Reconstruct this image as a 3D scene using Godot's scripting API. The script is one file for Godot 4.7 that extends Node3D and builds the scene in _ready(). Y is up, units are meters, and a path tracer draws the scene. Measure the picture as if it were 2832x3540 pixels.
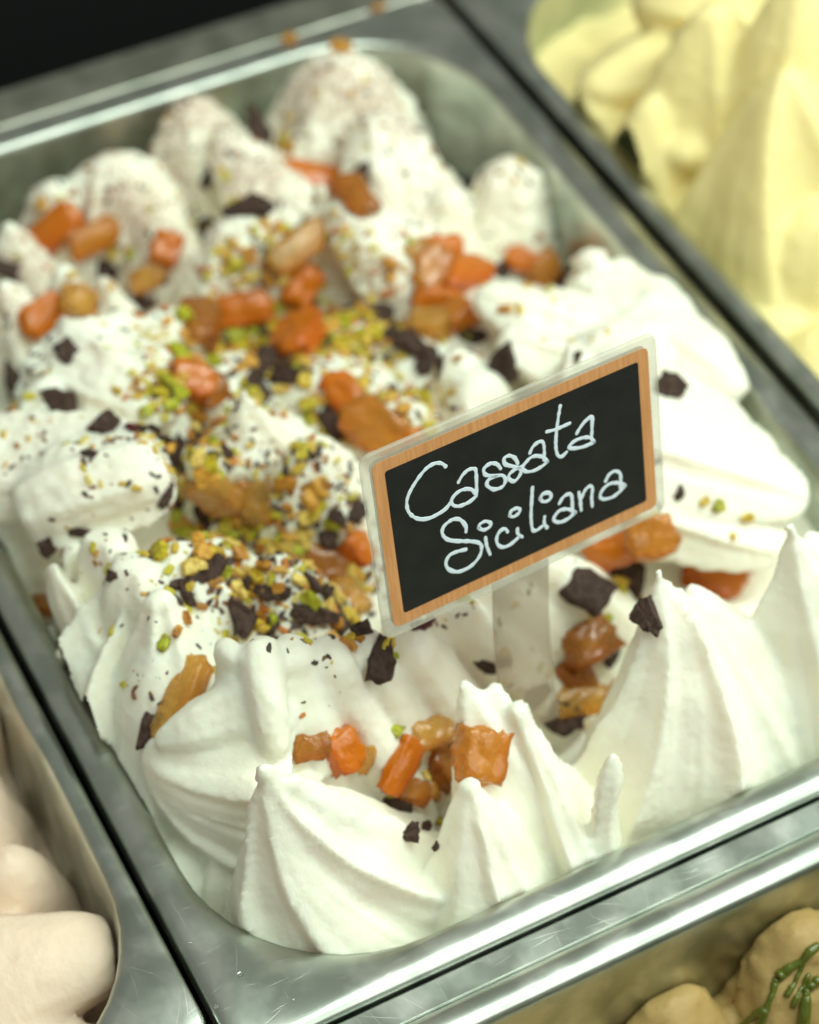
extends Node3D
# A gelato case seen from close by: a steel pan of cassata with its name card, and parts of three neighbouring pans.
# World: x to the right along the front rim of the main pan, z towards the viewer (0 at the inner front rim), y up (0 at the rim). Metres.
const MM := 0.001

var steel: StandardMaterial3D
var dull_steel: StandardMaterial3D
var choc: StandardMaterial3D
var rng := RandomNumberGenerator.new()
var noise := FastNoiseLite.new()
var fine := FastNoiseLite.new()
var used := {}


func _ready() -> void:
	rng.seed = 20240611
	noise.seed = 5
	noise.frequency = 1.0
	noise.fractal_type = FastNoiseLite.FRACTAL_NONE
	fine.seed = 9
	fine.frequency = 1.0
	fine.fractal_octaves = 3
	set_view()
	make_materials()
	make_pans()
	make_cassata()
	make_neighbours()
	make_sign()
	make_toppings()


# ---------------------------------------------------------------- camera, air, lamps
func set_view() -> void:
	var cam := Camera3D.new()
	cam.name = "camera"
	var look := CameraAttributesPhysical.new()
	look.frustum_focal_length = 55.326
	look.frustum_focus_distance = 0.597
	look.frustum_near = 0.02
	look.frustum_far = 20.0
	look.exposure_aperture = 4.8
	cam.attributes = look
	cam.fov = 24.474
	cam.near = 0.02
	cam.far = 20.0
	cam.transform = Transform3D(Basis(Vector3(0.8836360, 0.0083480, 0.4681001), Vector3(0.3463035, 0.6611873, -0.6655112), Vector3(-0.3150576, 0.7501744, 0.5813580)).orthonormalized(), Vector3(-0.1112557, 0.5372228, 0.2835276))
	add_child(cam)
	cam.current = true

	var env := Environment.new()
	env.background_mode = Environment.BG_COLOR
	env.background_color = Color(0.74, 0.745, 0.70)
	env.background_energy_multiplier = 0.53
	env.tonemap_mode = Environment.TONE_MAPPER_LINEAR
	env.tonemap_exposure = 1.0
	env.sdfgi_enabled = true
	env.ssao_enabled = true
	env.ssil_enabled = true
	var we := WorldEnvironment.new()
	we.name = "air"
	we.environment = env
	add_child(we)

	# the fluorescent tubes of the case, above and a little towards the server's side
	area("case_tube", Vector3(0.50, 0.85, -0.02), Vector3(0.12, 0, -0.12), Vector2(1.3, 0.16), Color(0.95, 1.0, 0.95), 0.98)
	# the ceiling light of the shop, behind the viewer
	area("shop_light", Vector3(0.75, 1.3, 1.0), Vector3(0.12, 0, -0.15), Vector2(1.6, 1.2), Color(0.96, 1.0, 0.95), 1.50)


func area(called: String, at: Vector3, to: Vector3, size: Vector2, tint: Color, energy: float) -> void:
	var l := AreaLight3D.new()
	l.name = called
	l.area_size = size
	l.area_normalize_energy = true
	l.light_color = tint
	l.light_energy = energy
	l.shadow_enabled = true
	l.area_range = 6.0
	add_child(l)
	l.look_at_from_position(at, to, Vector3(0, 0, -1))


# ---------------------------------------------------------------- naming
func numbered(called: String) -> String:
	var n: int = used.get(called, 0)
	used[called] = n + 1
	return called if n == 0 else "%s_%03d" % [called, n]


func tag(o: Node3D, label: String, category: String, group := "") -> void:
	o.set_meta("label", label)
	o.set_meta("category", category)
	if group != "":
		o.set_meta("group", group)


func thing(called: String, label: String, category: String, at := Vector3.ZERO, group := "") -> Node3D:
	var o := Node3D.new()
	o.name = numbered(called)
	add_child(o, true)
	o.position = at
	tag(o, label, category, group)
	return o


func put(called: String, m: Mesh, mat: Material, parent: Node) -> MeshInstance3D:
	var o := MeshInstance3D.new()
	o.name = numbered(called) if parent == self else called
	o.mesh = m
	o.material_override = mat
	parent.add_child(o, true)
	return o


func structure(called: String, m: Mesh, mat: Material) -> MeshInstance3D:
	var o := put(called, m, mat, self)
	o.set_meta("kind", "structure")
	return o


# ---------------------------------------------------------------- materials
func noise_tex(freq: float, octaves: int, size := 512, ramp: Gradient = null, sd := 1, normal := false, strength := 2.0) -> NoiseTexture2D:
	var n := FastNoiseLite.new()
	n.seed = sd
	n.frequency = freq
	n.fractal_octaves = octaves
	var t := NoiseTexture2D.new()
	t.width = size
	t.height = size
	t.seamless = true
	t.noise = n
	t.as_normal_map = normal
	t.bump_strength = strength
	if ramp:
		t.color_ramp = ramp
	return t


func ramp2(a: Color, b: Color, at := 0.35, to := 0.65) -> Gradient:
	var g := Gradient.new()
	g.offsets = PackedFloat32Array([at, to])
	g.colors = PackedColorArray([a, b])
	return g


func scratch_images() -> Array:
	# a height picture of brushed grain and scratches, and a roughness picture with the same marks
	var n := 1024
	var h := Image.create(n, n, false, Image.FORMAT_RGBA8)
	var r := Image.create(n, n, false, Image.FORMAT_RGBA8)
	h.fill(Color(0.5, 0.5, 0.5))
	var blot := FastNoiseLite.new()
	blot.seed = 31
	blot.frequency = 0.006
	blot.fractal_octaves = 5
	var pic := blot.get_seamless_image(n, n)
	for y in n:
		for x in n:
			var v := pic.get_pixel(x, y).r
			v = 0.36 + 0.10 * smoothstep(0.35, 0.8, v)
			r.set_pixel(x, y, Color(v, v, v))
	for k in 620:
		var p := Vector2(rng.randf() * n, rng.randf() * n)
		var ang := rng.randf_range(-0.25, 0.25) + (PI / 2 if rng.randf() < 0.35 else 0.0)
		if rng.randf() < 0.25:
			ang = rng.randf() * PI
		var len := int(rng.randf_range(14, 120))
		var deep := rng.randf_range(0.06, 0.34)
		var bend := rng.randf_range(-0.006, 0.006)
		for s in len:
			ang += bend
			p += Vector2(cos(ang), sin(ang))
			var fade := sin(PI * s / len)
			var px := posmod(int(p.x), n)
			var py := posmod(int(p.y), n)
			var c := h.get_pixel(px, py).r - deep * fade
			h.set_pixel(px, py, Color(c, c, c))
			var q := clampf(r.get_pixel(px, py).r + deep * fade * 0.7, 0.0, 1.0)
			r.set_pixel(px, py, Color(q, q, q))
	return [ImageTexture.create_from_image(h), ImageTexture.create_from_image(r)]


func make_materials() -> void:
	var pics := scratch_images()
	steel = StandardMaterial3D.new()
	steel.resource_name = "steel"
	steel.albedo_color = Color(0.78, 0.80, 0.77)
	steel.metallic = 1.0
	steel.roughness = 0.80
	steel.roughness_texture = pics[1]
	steel.heightmap_enabled = true
	steel.heightmap_texture = pics[0]
	steel.heightmap_scale = 0.007
	steel.uv1_triplanar = true
	steel.uv1_world_triplanar = true
	steel.uv1_scale = Vector3(7, 7, 7)
	steel.albedo_texture = noise_tex(0.012, 4, 512, ramp2(Color(0.86, 0.88, 0.87), Color(1, 1, 1)), 3)
	dull_steel = steel.duplicate()
	dull_steel.resource_name = "dull_steel"
	dull_steel.albedo_color = Color(0.70, 0.71, 0.66)
	dull_steel.roughness = 0.95


func cream(called: String, tint: Color, subsurface: float, bump := 0.026) -> StandardMaterial3D:
	var m := StandardMaterial3D.new()
	m.resource_name = called
	m.albedo_color = tint
	m.vertex_color_use_as_albedo = true
	m.roughness = 0.50
	m.metallic_specular = 0.42
	m.subsurf_scatter_enabled = true
	m.subsurf_scatter_strength = subsurface
	m.heightmap_enabled = true
	m.heightmap_texture = noise_tex(0.02, 5, 512, null, 21)
	m.heightmap_scale = bump
	m.uv1_triplanar = true
	m.uv1_world_triplanar = true
	m.uv1_scale = Vector3(22, 22, 22)
	return m


# ---------------------------------------------------------------- steel pans
func outline(x0: float, x1: float, z0: float, z1: float, r: float, corner := 10, side := 14) -> PackedVector2Array:
	# a rounded rectangle, the same number of points whatever its radius; starts at the front right corner and runs counter-clockwise seen from above
	var out := PackedVector2Array()
	var cs := [Vector2(x1 - r, z1 - r), Vector2(x1 - r, z0 + r), Vector2(x0 + r, z0 + r), Vector2(x0 + r, z1 - r)]
	for c in 4:
		var a0 := PI / 2 - c * PI / 2
		for k in corner + 1:
			var a := a0 - (PI / 2) * k / corner
			out.append(cs[c] + r * Vector2(cos(a), sin(a)))
		var a := a0 - PI / 2
		var from: Vector2 = out[-1]
		var to: Vector2 = cs[(c + 1) % 4] + r * Vector2(cos(a), sin(a))
		for k in range(1, side):
			out.append(from.lerp(to, float(k) / side))
	return out


func pan_mesh(ix0: float, ix1: float, iz0: float, iz1: float, ir: float, ox0: float, ox1: float, oz0: float, oz1: float, depth: float, skirt := 9.0) -> ArrayMesh:
	# rings from the inside of the floor up the wall, over the rolled rim and down the outside; millimetres
	var rings: Array[PackedVector3Array] = []
	var ins := func(inset: float, y: float):
		var ring := PackedVector3Array()
		for p in outline(ix0 + inset, ix1 - inset, iz0 + inset, iz1 - inset, maxf(ir - inset, 3.0)):
			ring.append(Vector3(p.x, y, p.y))
		rings.append(ring)
	var outs := func(inset: float, y: float, share: float):
		var ring := PackedVector3Array()
		var a := outline(ix0, ix1, iz0, iz1, ir)
		var b := outline(ox0 + inset, ox1 - inset, oz0 + inset, oz1 - inset, 9.0)
		for k in a.size():
			var p := a[k].lerp(b[k], share)
			ring.append(Vector3(p.x, y, p.y))
		rings.append(ring)
	ins.call(60.0, -depth + 0.4)
	ins.call(14.0, -depth)
	ins.call(8.0, -depth + 2.5)
	ins.call(5.5, -depth + 8.0)
	ins.call(4.5, -depth * 0.7)
	ins.call(3.2, -depth * 0.4)
	ins.call(2.2, -16.0)
	ins.call(1.5, -7.0)
	ins.call(0.9, -3.0)
	ins.call(0.35, -1.2)
	outs.call(0.0, -0.35, 0.05)
	outs.call(0.0, 0.05, 0.16)
	outs.call(0.0, 0.30, 0.35)
	outs.call(0.0, 0.30, 0.55)
	outs.call(0.0, 0.05, 0.75)
	outs.call(0.0, -0.5, 0.88)
	outs.call(0.0, -1.3, 0.96)
	outs.call(0.0, -2.6, 1.0)
	outs.call(-0.1, -skirt * 0.7, 1.0)
	outs.call(0.5, -skirt, 1.0)
	outs.call(2.2, -skirt - 0.8, 1.0)
	var st := SurfaceTool.new()
	st.begin(Mesh.PRIMITIVE_TRIANGLES)
	var n := rings[0].size()
	for ring in rings:
		for p in ring:
			st.add_vertex(p * MM)
	for k in rings.size() - 1:
		for i in n:
			var j := (i + 1) % n
			var a := k * n + i
			var b := k * n + j
			var c := (k + 1) * n + i
			var d := (k + 1) * n + j
			st.add_index(a); st.add_index(b); st.add_index(c)
			st.add_index(b); st.add_index(d); st.add_index(c)
	var mid := Vector3((ix0 + ix1) / 2, -depth + 0.5, (iz0 + iz1) / 2)
	st.add_vertex(mid * MM)
	for i in n:
		st.add_index(rings.size() * n); st.add_index((i + 1) % n); st.add_index(i)
	st.generate_normals()
	return st.commit()


func box(x0: float, x1: float, y0: float, y1: float, z0: float, z1: float, b := 0.8) -> ArrayMesh:
	# a bar with chamfered top and side edges; millimetres
	var st := SurfaceTool.new()
	st.begin(Mesh.PRIMITIVE_TRIANGLES)
	st.set_smooth_group(-1)
	var ring := func(i: float, y: float) -> Array:
		return [Vector3(x0 + i, y, z0 + i), Vector3(x1 - i, y, z0 + i), Vector3(x1 - i, y, z1 - i), Vector3(x0 + i, y, z1 - i)]
	var rs := [ring.call(b, y0), ring.call(0.0, y0 + b), ring.call(0.0, y1 - b), ring.call(b, y1)]
	for k in 3:
		for i in 4:
			var j := (i + 1) % 4
			for p in [rs[k][i], rs[k][j], rs[k + 1][j], rs[k][i], rs[k + 1][j], rs[k + 1][i]]:
				st.add_vertex(p * MM)
	for p in [rs[3][0], rs[3][1], rs[3][2], rs[3][0], rs[3][2], rs[3][3], rs[0][0], rs[0][2], rs[0][1], rs[0][0], rs[0][3], rs[0][2]]:
		st.add_vertex(p * MM)
	st.generate_normals()
	return st.commit()


func make_pans() -> void:
	var main := put("gelato_pan", pan_mesh(0, 235, -349, 0, 50, -10, 246, -361, 10, 80), steel, self)
	tag(main, "large steel pan in the middle, full of white cassata gelato", "pan")
	var left := put("gelato_pan", pan_mesh(-190, -18, -349, -7, 48, -196, -12, -355, 2, 80), steel, self)
	tag(left, "steel pan at lower left holding smooth beige gelato", "pan")
	var right := put("gelato_pan", pan_mesh(258, 493, -349, 0, 50, 250.5, 500, -361, 10, 80), steel, self)
	tag(right, "steel pan at upper right holding pale yellow gelato", "pan")
	var front := put("gelato_pan", pan_mesh(-20, 236, 28.5, 200, 46, -28, 246, 19.6, 210, 88), steel, self)
	tag(front, "steel pan along the bottom edge holding tan gelato with green sauce", "pan")
	# the frame of the case that the pans hang in
	structure("front_divider_bar", box(-400, 700, -14, -1.8, 10.9, 19.3, 0.7), steel)
	structure("back_ledge", box(-400, 700, -20, -2.0, -382, -361.8, 1.0), dull_steel)
	var dark := StandardMaterial3D.new()
	dark.resource_name = "dark_liner"
	dark.albedo_color = Color(0.045, 0.05, 0.055)
	dark.roughness = 0.6
	structure("case_floor", box(-500, 800, -140, -130, -700, 400), dark)
	structure("case_back_wall", box(-500, 800, -129.5, -12, -520, -500), dark)


# ---------------------------------------------------------------- gelato: one field of rounded folds, meshed as surface nets
class Field:
	var lo := Vector3.ZERO
	var cell := 1.0
	var nx := 0
	var ny := 0
	var nz := 0
	var slices: Array = []
	var owners: Array = []
	var verts: Array = []
	var maps: Array = []
	var vcells: Array = []
	var prims: Array = []
	var floor_y: Callable
	var side: Callable
	var wobble := 1.0
	var grain := 0.02
	var n1: FastNoiseLite
	var n2: FastNoiseLite
	var melt := 2.2

	func run_slice(k: int) -> void:
		var z := lo.z + k * cell
		var f := PackedFloat32Array()
		f.resize(nx * ny)
		var own := PackedByteArray()
		own.resize(nx * ny)
		for i in nx:
			var yb: float = floor_y.call(lo.x + i * cell, z)
			var at := i * ny
			for j in ny:
				f[at + j] = (lo.y + j * cell - yb) * 0.8
		for pi in prims.size():
			var p: Dictionary = prims[pi]
			if z < p.lo.z or z > p.hi.z:
				continue
			var i0 := maxi(0, int((p.lo.x - lo.x) / cell))
			var i1 := mini(nx - 1, int((p.hi.x - lo.x) / cell) + 1)
			var j0 := maxi(0, int((p.lo.y - lo.y) / cell))
			var j1 := mini(ny - 1, int((p.hi.y - lo.y) / cell) + 1)
			var b: Vector3 = p.base
			var aL: Vector3 = p.along
			var axis: Vector3 = p.axis
			var bend: Vector3 = p.bend
			var e1: Vector3 = p.e1
			var e2: Vector3 = p.e2
			var prof: PackedFloat32Array = p.prof
			var tab: PackedFloat32Array = p.tab
			var twist: float = p.twist
			for i in range(i0, i1 + 1):
				var x := lo.x + i * cell
				for j in range(j0, j1 + 1):
					var q := Vector3(x, lo.y + j * cell, z) - b
					var t := q.dot(aL)
					var pidx := int((t + 0.4) * 300.0)
					if pidx < 0 or pidx > 539:
						continue
					var d := q - axis * t - bend * (t * t)
					var u := d.dot(e1)
					var v := d.dot(e2)
					var rho := sqrt(u * u + v * v)
					var r := prof[pidx]
					if rho > r * 1.5 + 5.0:
						continue
					var g := rho - r
					if r > 0.0:
						g -= r * tab[int((atan2(v, u) + twist * t) * 81.4873 + 1024.0) & 511]
					g *= 0.78
					var n := i * ny + j
					var c := f[n]
					if g < c:
						own[n] = pi + 1
					var h := melt - absf(g - c)
					f[n] = minf(g, c) - (h * h / melt * 0.25 if h > 0.0 else 0.0)
		for i in nx:
			var x := lo.x + i * cell
			var sd: float = side.call(x, z)
			var at := i * ny
			for j in ny:
				var c := f[at + j]
				if absf(c) < 5.0:
					var y := lo.y + j * cell
					var rough := maxf(grain, smoothstep(-90.0, -260.0, z) if grain < 0.2 else 0.0)
					c += wobble * (0.9 * n1.get_noise_3d(x * 0.05, y * 0.05, z * 0.05) + (0.12 + 0.9 * rough) * n1.get_noise_3d(x * 0.16, y * 0.16, z * 0.16) + (0.05 + 0.5 * rough) * n2.get_noise_3d(x * 0.3, y * 0.3, z * 0.3))
				var s := sd - maxf(0.0, lo.y + j * cell + 1.0) * 0.8
				f[at + j] = maxf(c, s)
		slices[k] = f
		owners[k] = own

	func run_cells(k: int) -> void:
		var a: PackedFloat32Array = slices[k]
		var b: PackedFloat32Array = slices[k + 1]
		var vs := PackedVector3Array()
		var cs := PackedInt32Array()
		var map := PackedInt32Array()
		map.resize(nx * ny)
		map.fill(-1)
		var z := lo.z + k * cell
		for i in nx - 1:
			var at := i * ny
			var up := at + ny
			var low := (1 if a[at] < 0 else 0) | (2 if a[up] < 0 else 0) | (4 if b[at] < 0 else 0) | (8 if b[up] < 0 else 0)
			for j in ny - 1:
				var n := at + j + 1
				var m := up + j + 1
				var top := (1 if a[n] < 0 else 0) | (2 if a[m] < 0 else 0) | (4 if b[n] < 0 else 0) | (8 if b[m] < 0 else 0)
				var both := low + top
				if both == 0 or (low == 15 and top == 15):
					low = top
					continue
				low = top
				var v := [a[n - 1], a[m - 1], b[n - 1], b[m - 1], a[n], a[m], b[n], b[m]]
				var s := Vector3.ZERO
				var cnt := 0
				for e in EDGES:
					var p: float = v[e[0]]
					var q: float = v[e[1]]
					if (p < 0) != (q < 0):
						s += CORNERS[e[0]].lerp(CORNERS[e[1]], p / (p - q))
						cnt += 1
				map[at + j] = vs.size()
				vs.append(Vector3(lo.x + i * cell, lo.y + j * cell, z) + s / cnt * cell)
				cs.append(at + j)
		verts[k] = vs
		maps[k] = map
		vcells[k] = cs

	const CORNERS := [Vector3(0, 0, 0), Vector3(1, 0, 0), Vector3(0, 0, 1), Vector3(1, 0, 1), Vector3(0, 1, 0), Vector3(1, 1, 0), Vector3(0, 1, 1), Vector3(1, 1, 1)]
	const EDGES := [[0, 1], [2, 3], [4, 5], [6, 7], [0, 2], [1, 3], [4, 6], [5, 7], [0, 4], [1, 5], [2, 6], [3, 7]]

	func build() -> void:
		slices.resize(nz)
		owners.resize(nz)
		verts.resize(nz - 1)
		maps.resize(nz - 1)
		vcells.resize(nz - 1)
		var id := WorkerThreadPool.add_group_task(run_slice, nz)
		WorkerThreadPool.wait_for_group_task_completion(id)
		id = WorkerThreadPool.add_group_task(run_cells, nz - 1)
		WorkerThreadPool.wait_for_group_task_completion(id)

	func value(p: Vector3) -> float:
		var q := (p - lo) / cell
		var i := clampi(int(q.x), 0, nx - 2)
		var j := clampi(int(q.y), 0, ny - 2)
		var k := clampi(int(q.z), 0, nz - 2)
		var x := q.x - i
		var y := q.y - j
		var z := q.z - k
		var a: PackedFloat32Array = slices[k]
		var b: PackedFloat32Array = slices[k + 1]
		var n := i * ny + j
		var m := n + ny
		return lerpf(lerpf(lerpf(a[n], a[n + 1], y), lerpf(a[m], a[m + 1], y), x), lerpf(lerpf(b[n], b[n + 1], y), lerpf(b[m], b[m + 1], y), x), z)

	func slope(p: Vector3) -> Vector3:
		var e := cell
		return Vector3(value(p + Vector3(e, 0, 0)) - value(p - Vector3(e, 0, 0)), value(p + Vector3(0, e, 0)) - value(p - Vector3(0, e, 0)), value(p + Vector3(0, 0, e)) - value(p - Vector3(0, 0, e))).normalized()

	func drop(x: float, z: float) -> Vector3:
		# the highest point of the surface above (x, z)
		var y := lo.y + (ny - 2) * cell
		while y > lo.y and value(Vector3(x, y, z)) > 0.0:
			y -= cell * 0.5
		return Vector3(x, y, z)

	func settle(p: Vector3) -> Vector3:
		# the nearest point of the surface
		for k in 6:
			p -= slope(p) * clampf(value(p), -2.0, 2.0) * 1.1
		return p

	func surfaces(tint: Callable) -> Dictionary:
		# owner -> ArrayMesh; normals are shared across the pieces, so that no seam shows
		var first := PackedInt32Array()
		var all := PackedVector3Array()
		for k in nz - 1:
			first.append(all.size())
			all.append_array(verts[k])
		var quads := PackedInt32Array()
		var whose := PackedInt32Array()
		for k in nz - 1:
			var a: PackedFloat32Array = slices[k]
			var b: PackedFloat32Array = slices[k + 1]
			var m0: PackedInt32Array = maps[k]
			var f0 := first[k]
			var m1: PackedInt32Array = maps[k - 1] if k > 0 else m0
			var f1 := first[k - 1] if k > 0 else 0
			var own: PackedByteArray = owners[k]
			for n in vcells[k]:
				var inside: bool = a[n] < 0
				var j: int = n % ny
				var i: int = n / ny
				if k > 0 and j > 0 and inside != (a[n + ny] < 0):
					_quad(quads, f0 + m0[n], f0 + m0[n - 1], f1 + m1[n - 1], f1 + m1[n], inside)
					whose.append(own[n] if inside else own[n + ny])
				if k > 0 and i > 0 and inside != (a[n + 1] < 0):
					_quad(quads, f0 + m0[n], f1 + m1[n], f1 + m1[n - ny], f0 + m0[n - ny], inside)
					whose.append(own[n] if inside else own[n + 1])
				if i > 0 and j > 0 and inside != (b[n] < 0):
					_quad(quads, f0 + m0[n], f0 + m0[n - ny], f0 + m0[n - ny - 1], f0 + m0[n - 1], inside)
					whose.append(own[n])
		var normals := PackedVector3Array()
		normals.resize(all.size())
		for q in whose.size():
			var c := q * 4
			var nrm := (all[quads[c + 2]] - all[quads[c]]).cross(all[quads[c + 1]] - all[quads[c + 3]])
			for s in 4:
				normals[quads[c + s]] += nrm
		var colors := PackedColorArray()
		for v in all.size():
			normals[v] = normals[v].normalized()
			colors.append(tint.call(all[v], normals[v]))
		# each separate patch of a peak is a part of its own
		var ids_of := {}
		var root := PackedInt32Array()
		var parts := {}
		for q in whose.size():
			var a := -1
			for s in 4:
				var name_of := whose[q] * 10000000 + quads[q * 4 + s]
				var v: int = ids_of.get(name_of, -1)
				if v == -1:
					v = root.size()
					ids_of[name_of] = v
					root.append(v)
				while root[v] != v:
					root[v] = root[root[v]]
					v = root[v]
				if a == -1:
					a = v
				elif a != v:
					root[v] = a
		for q in whose.size():
			var key: int = ids_of[whose[q] * 10000000 + quads[q * 4]]
			while root[key] != key:
				key = root[key]
			var sizes: Dictionary = parts.get(whose[q], {})
			sizes[key] = sizes.get(key, 0) + 1
			parts[whose[q]] = sizes
			whose[q] = whose[q] * 1000000 + key
		var largest := {}
		for w in parts:
			for key in parts[w]:
				if not largest.has(w) or parts[w][key] > parts[w][largest[w]]:
					largest[w] = key
		for q in whose.size():
			var w := whose[q] / 1000000
			if parts[w][whose[q] % 1000000] < 30:
				whose[q] = w * 1000000 + int(largest[w])
		parts = {}
		for q in whose.size():
			if not parts.has(whose[q]):
				parts[whose[q]] = [PackedVector3Array(), PackedVector3Array(), PackedColorArray(), PackedInt32Array(), {}]
			var part: Array = parts[whose[q]]
			var ids := []
			for s in 4:
				var v := quads[q * 4 + s]
				if not part[4].has(v):
					part[4][v] = part[0].size()
					part[0].append(all[v] * 0.001)
					part[1].append(normals[v])
					part[2].append(colors[v])
				ids.append(part[4][v])
			for s in [0, 1, 2, 0, 2, 3]:
				part[3].append(ids[s])
		var out := {}
		for w in parts:
			var arr := []
			arr.resize(Mesh.ARRAY_MAX)
			arr[Mesh.ARRAY_VERTEX] = parts[w][0]
			arr[Mesh.ARRAY_NORMAL] = parts[w][1]
			arr[Mesh.ARRAY_COLOR] = parts[w][2]
			arr[Mesh.ARRAY_INDEX] = parts[w][3]
			var mesh := ArrayMesh.new()
			mesh.add_surface_from_arrays(Mesh.PRIMITIVE_TRIANGLES, arr)
			out[w] = mesh
		return out

	func _quad(quads: PackedInt32Array, a: int, b: int, c: int, d: int, inside: bool) -> void:
		if not inside:
			quads.append(a); quads.append(b); quads.append(c); quads.append(d)
		else:
			quads.append(a); quads.append(d); quads.append(c); quads.append(b)


func fold(bx: float, by: float, bz: float, tx: float, ty: float, tz: float, r1: float, r2: float, e: float, folds: int, amp: float, sd: int, closed := 0, bend := Vector3.ZERO, twist := 0.0, blunt := 0.0) -> Dictionary:
	# one stroke of the spatula: a rounded peak from its base to its tip (closed: a lobe that narrows at both ends); millimetres
	var base := Vector3(bx, by, bz)
	var tip := Vector3(tx, ty, tz)
	var axis := tip - base - bend
	var length := axis.length()
	var a := axis / length
	var e1 := Vector3(1, 0, 0)
	if absf(a.y) < 0.85:
		e1 = Vector3(0, 1, 0).cross(a).normalized()
	e1 = (e1 - a * e1.dot(a)).normalized()
	var e2 := a.cross(e1).normalized()
	var b := bend - a * bend.dot(a)
	var g := RandomNumberGenerator.new()
	g.seed = sd * 7919 + 17
	var prof := PackedFloat32Array()
	for k in 541:
		var t := k / 300.0 - 0.4
		var r := 0.0
		if t >= 1.0:
			r = -(t - 1.0) * length
		elif closed == 1:
			r = r1 * pow(4.0 * t * (1.0 - t), 0.5 * e) if t > 0.0 else t * length
		elif closed == 2:
			r = r1 * pow(1.0 - t, e) * sqrt(clampf(1.0 - pow(maxf(0.0, 1.0 - t * length / (0.7 * r1)), 2.0), 0.0, 1.0)) if t > 0.0 else t * length
		elif t < 0.0:
			r = r1 * (1.0 - 0.25 * t)
		else:
			r = r1 * pow(1.0 - t, e)
		if blunt > 0.0 and t < 1.0 and t > 0.0:
			r = maxf(r, blunt * sqrt(maxf(0.0, 1.0 - pow(maxf(0.0, (t - (1.0 - blunt / length)) * length / blunt), 2.0))))
		prof.append(r)
	var tab := PackedFloat32Array()
	tab.resize(512)
	var at := g.randf() * TAU
	for k in folds:
		var mid := at + TAU * (k + g.randf_range(-0.3, 0.3)) / folds
		var w1 := g.randf_range(0.12, 0.22) * 5.0 / maxf(folds, 4)
		var w2 := g.randf_range(0.38, 0.65) * 5.0 / maxf(folds, 4)
		if g.randf() < 0.5:
			var w := w1
			w1 = w2
			w2 = w
		var h := amp * g.randf_range(0.7, 1.7)
		for i in 512:
			var d := wrapf(TAU * i / 512.0 - mid, -PI, PI)
			tab[i] += h * exp(-pow(absf(d) / (w1 if d < 0 else w2), 1.25))
	var mean := 0.0
	for i in 512:
		mean += tab[i] / 512.0
	var p1 := g.randf() * TAU
	var p2 := g.randf() * TAU
	for i in 512:
		var th := TAU * i / 512.0
		tab[i] += -mean * 0.8 + 0.012 * sin(13 * th + p1 + 2.0 * sin(th + p2)) + 0.011 * sin(27 * th + p2 + 3.0 * sin(2 * th)) + 0.008 * sin(43 * th + p1 + p2 + 3.0 * sin(th))
	var most := maxf(r1, r2) * (1.5 + amp) + 3.0
	var lo := Vector3(minf(bx, tx), minf(by, ty), minf(bz, tz)) - Vector3.ONE * most - b.abs() * 0.3
	var hi := Vector3(maxf(bx, tx), maxf(by, ty), maxf(bz, tz)) + Vector3.ONE * most + b.abs() * 0.3
	return {"base": base, "axis": axis, "along": a / length, "bend": b, "e1": e1, "e2": e2 * (r1 / r2), "prof": prof, "tab": tab, "twist": twist, "lo": lo, "hi": hi}


func rounded_side(x: float, z: float, x0: float, x1: float, z0: float, z1: float, r: float) -> float:
	var d := Vector2(absf(x - (x0 + x1) / 2) - (x1 - x0) / 2 + r, absf(z - (z0 + z1) / 2) - (z1 - z0) / 2 + r)
	return Vector2(maxf(d.x, 0), maxf(d.y, 0)).length() + minf(maxf(d.x, d.y), 0.0) - r


func new_field(lo: Vector3, hi: Vector3, cell: float) -> Field:
	var f := Field.new()
	f.lo = lo
	f.cell = cell
	f.nx = int((hi.x - lo.x) / cell) + 1
	f.ny = int((hi.y - lo.y) / cell) + 1
	f.nz = int((hi.z - lo.z) / cell) + 1
	f.n1 = noise
	f.n2 = fine
	return f


var cassata: Field


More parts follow.
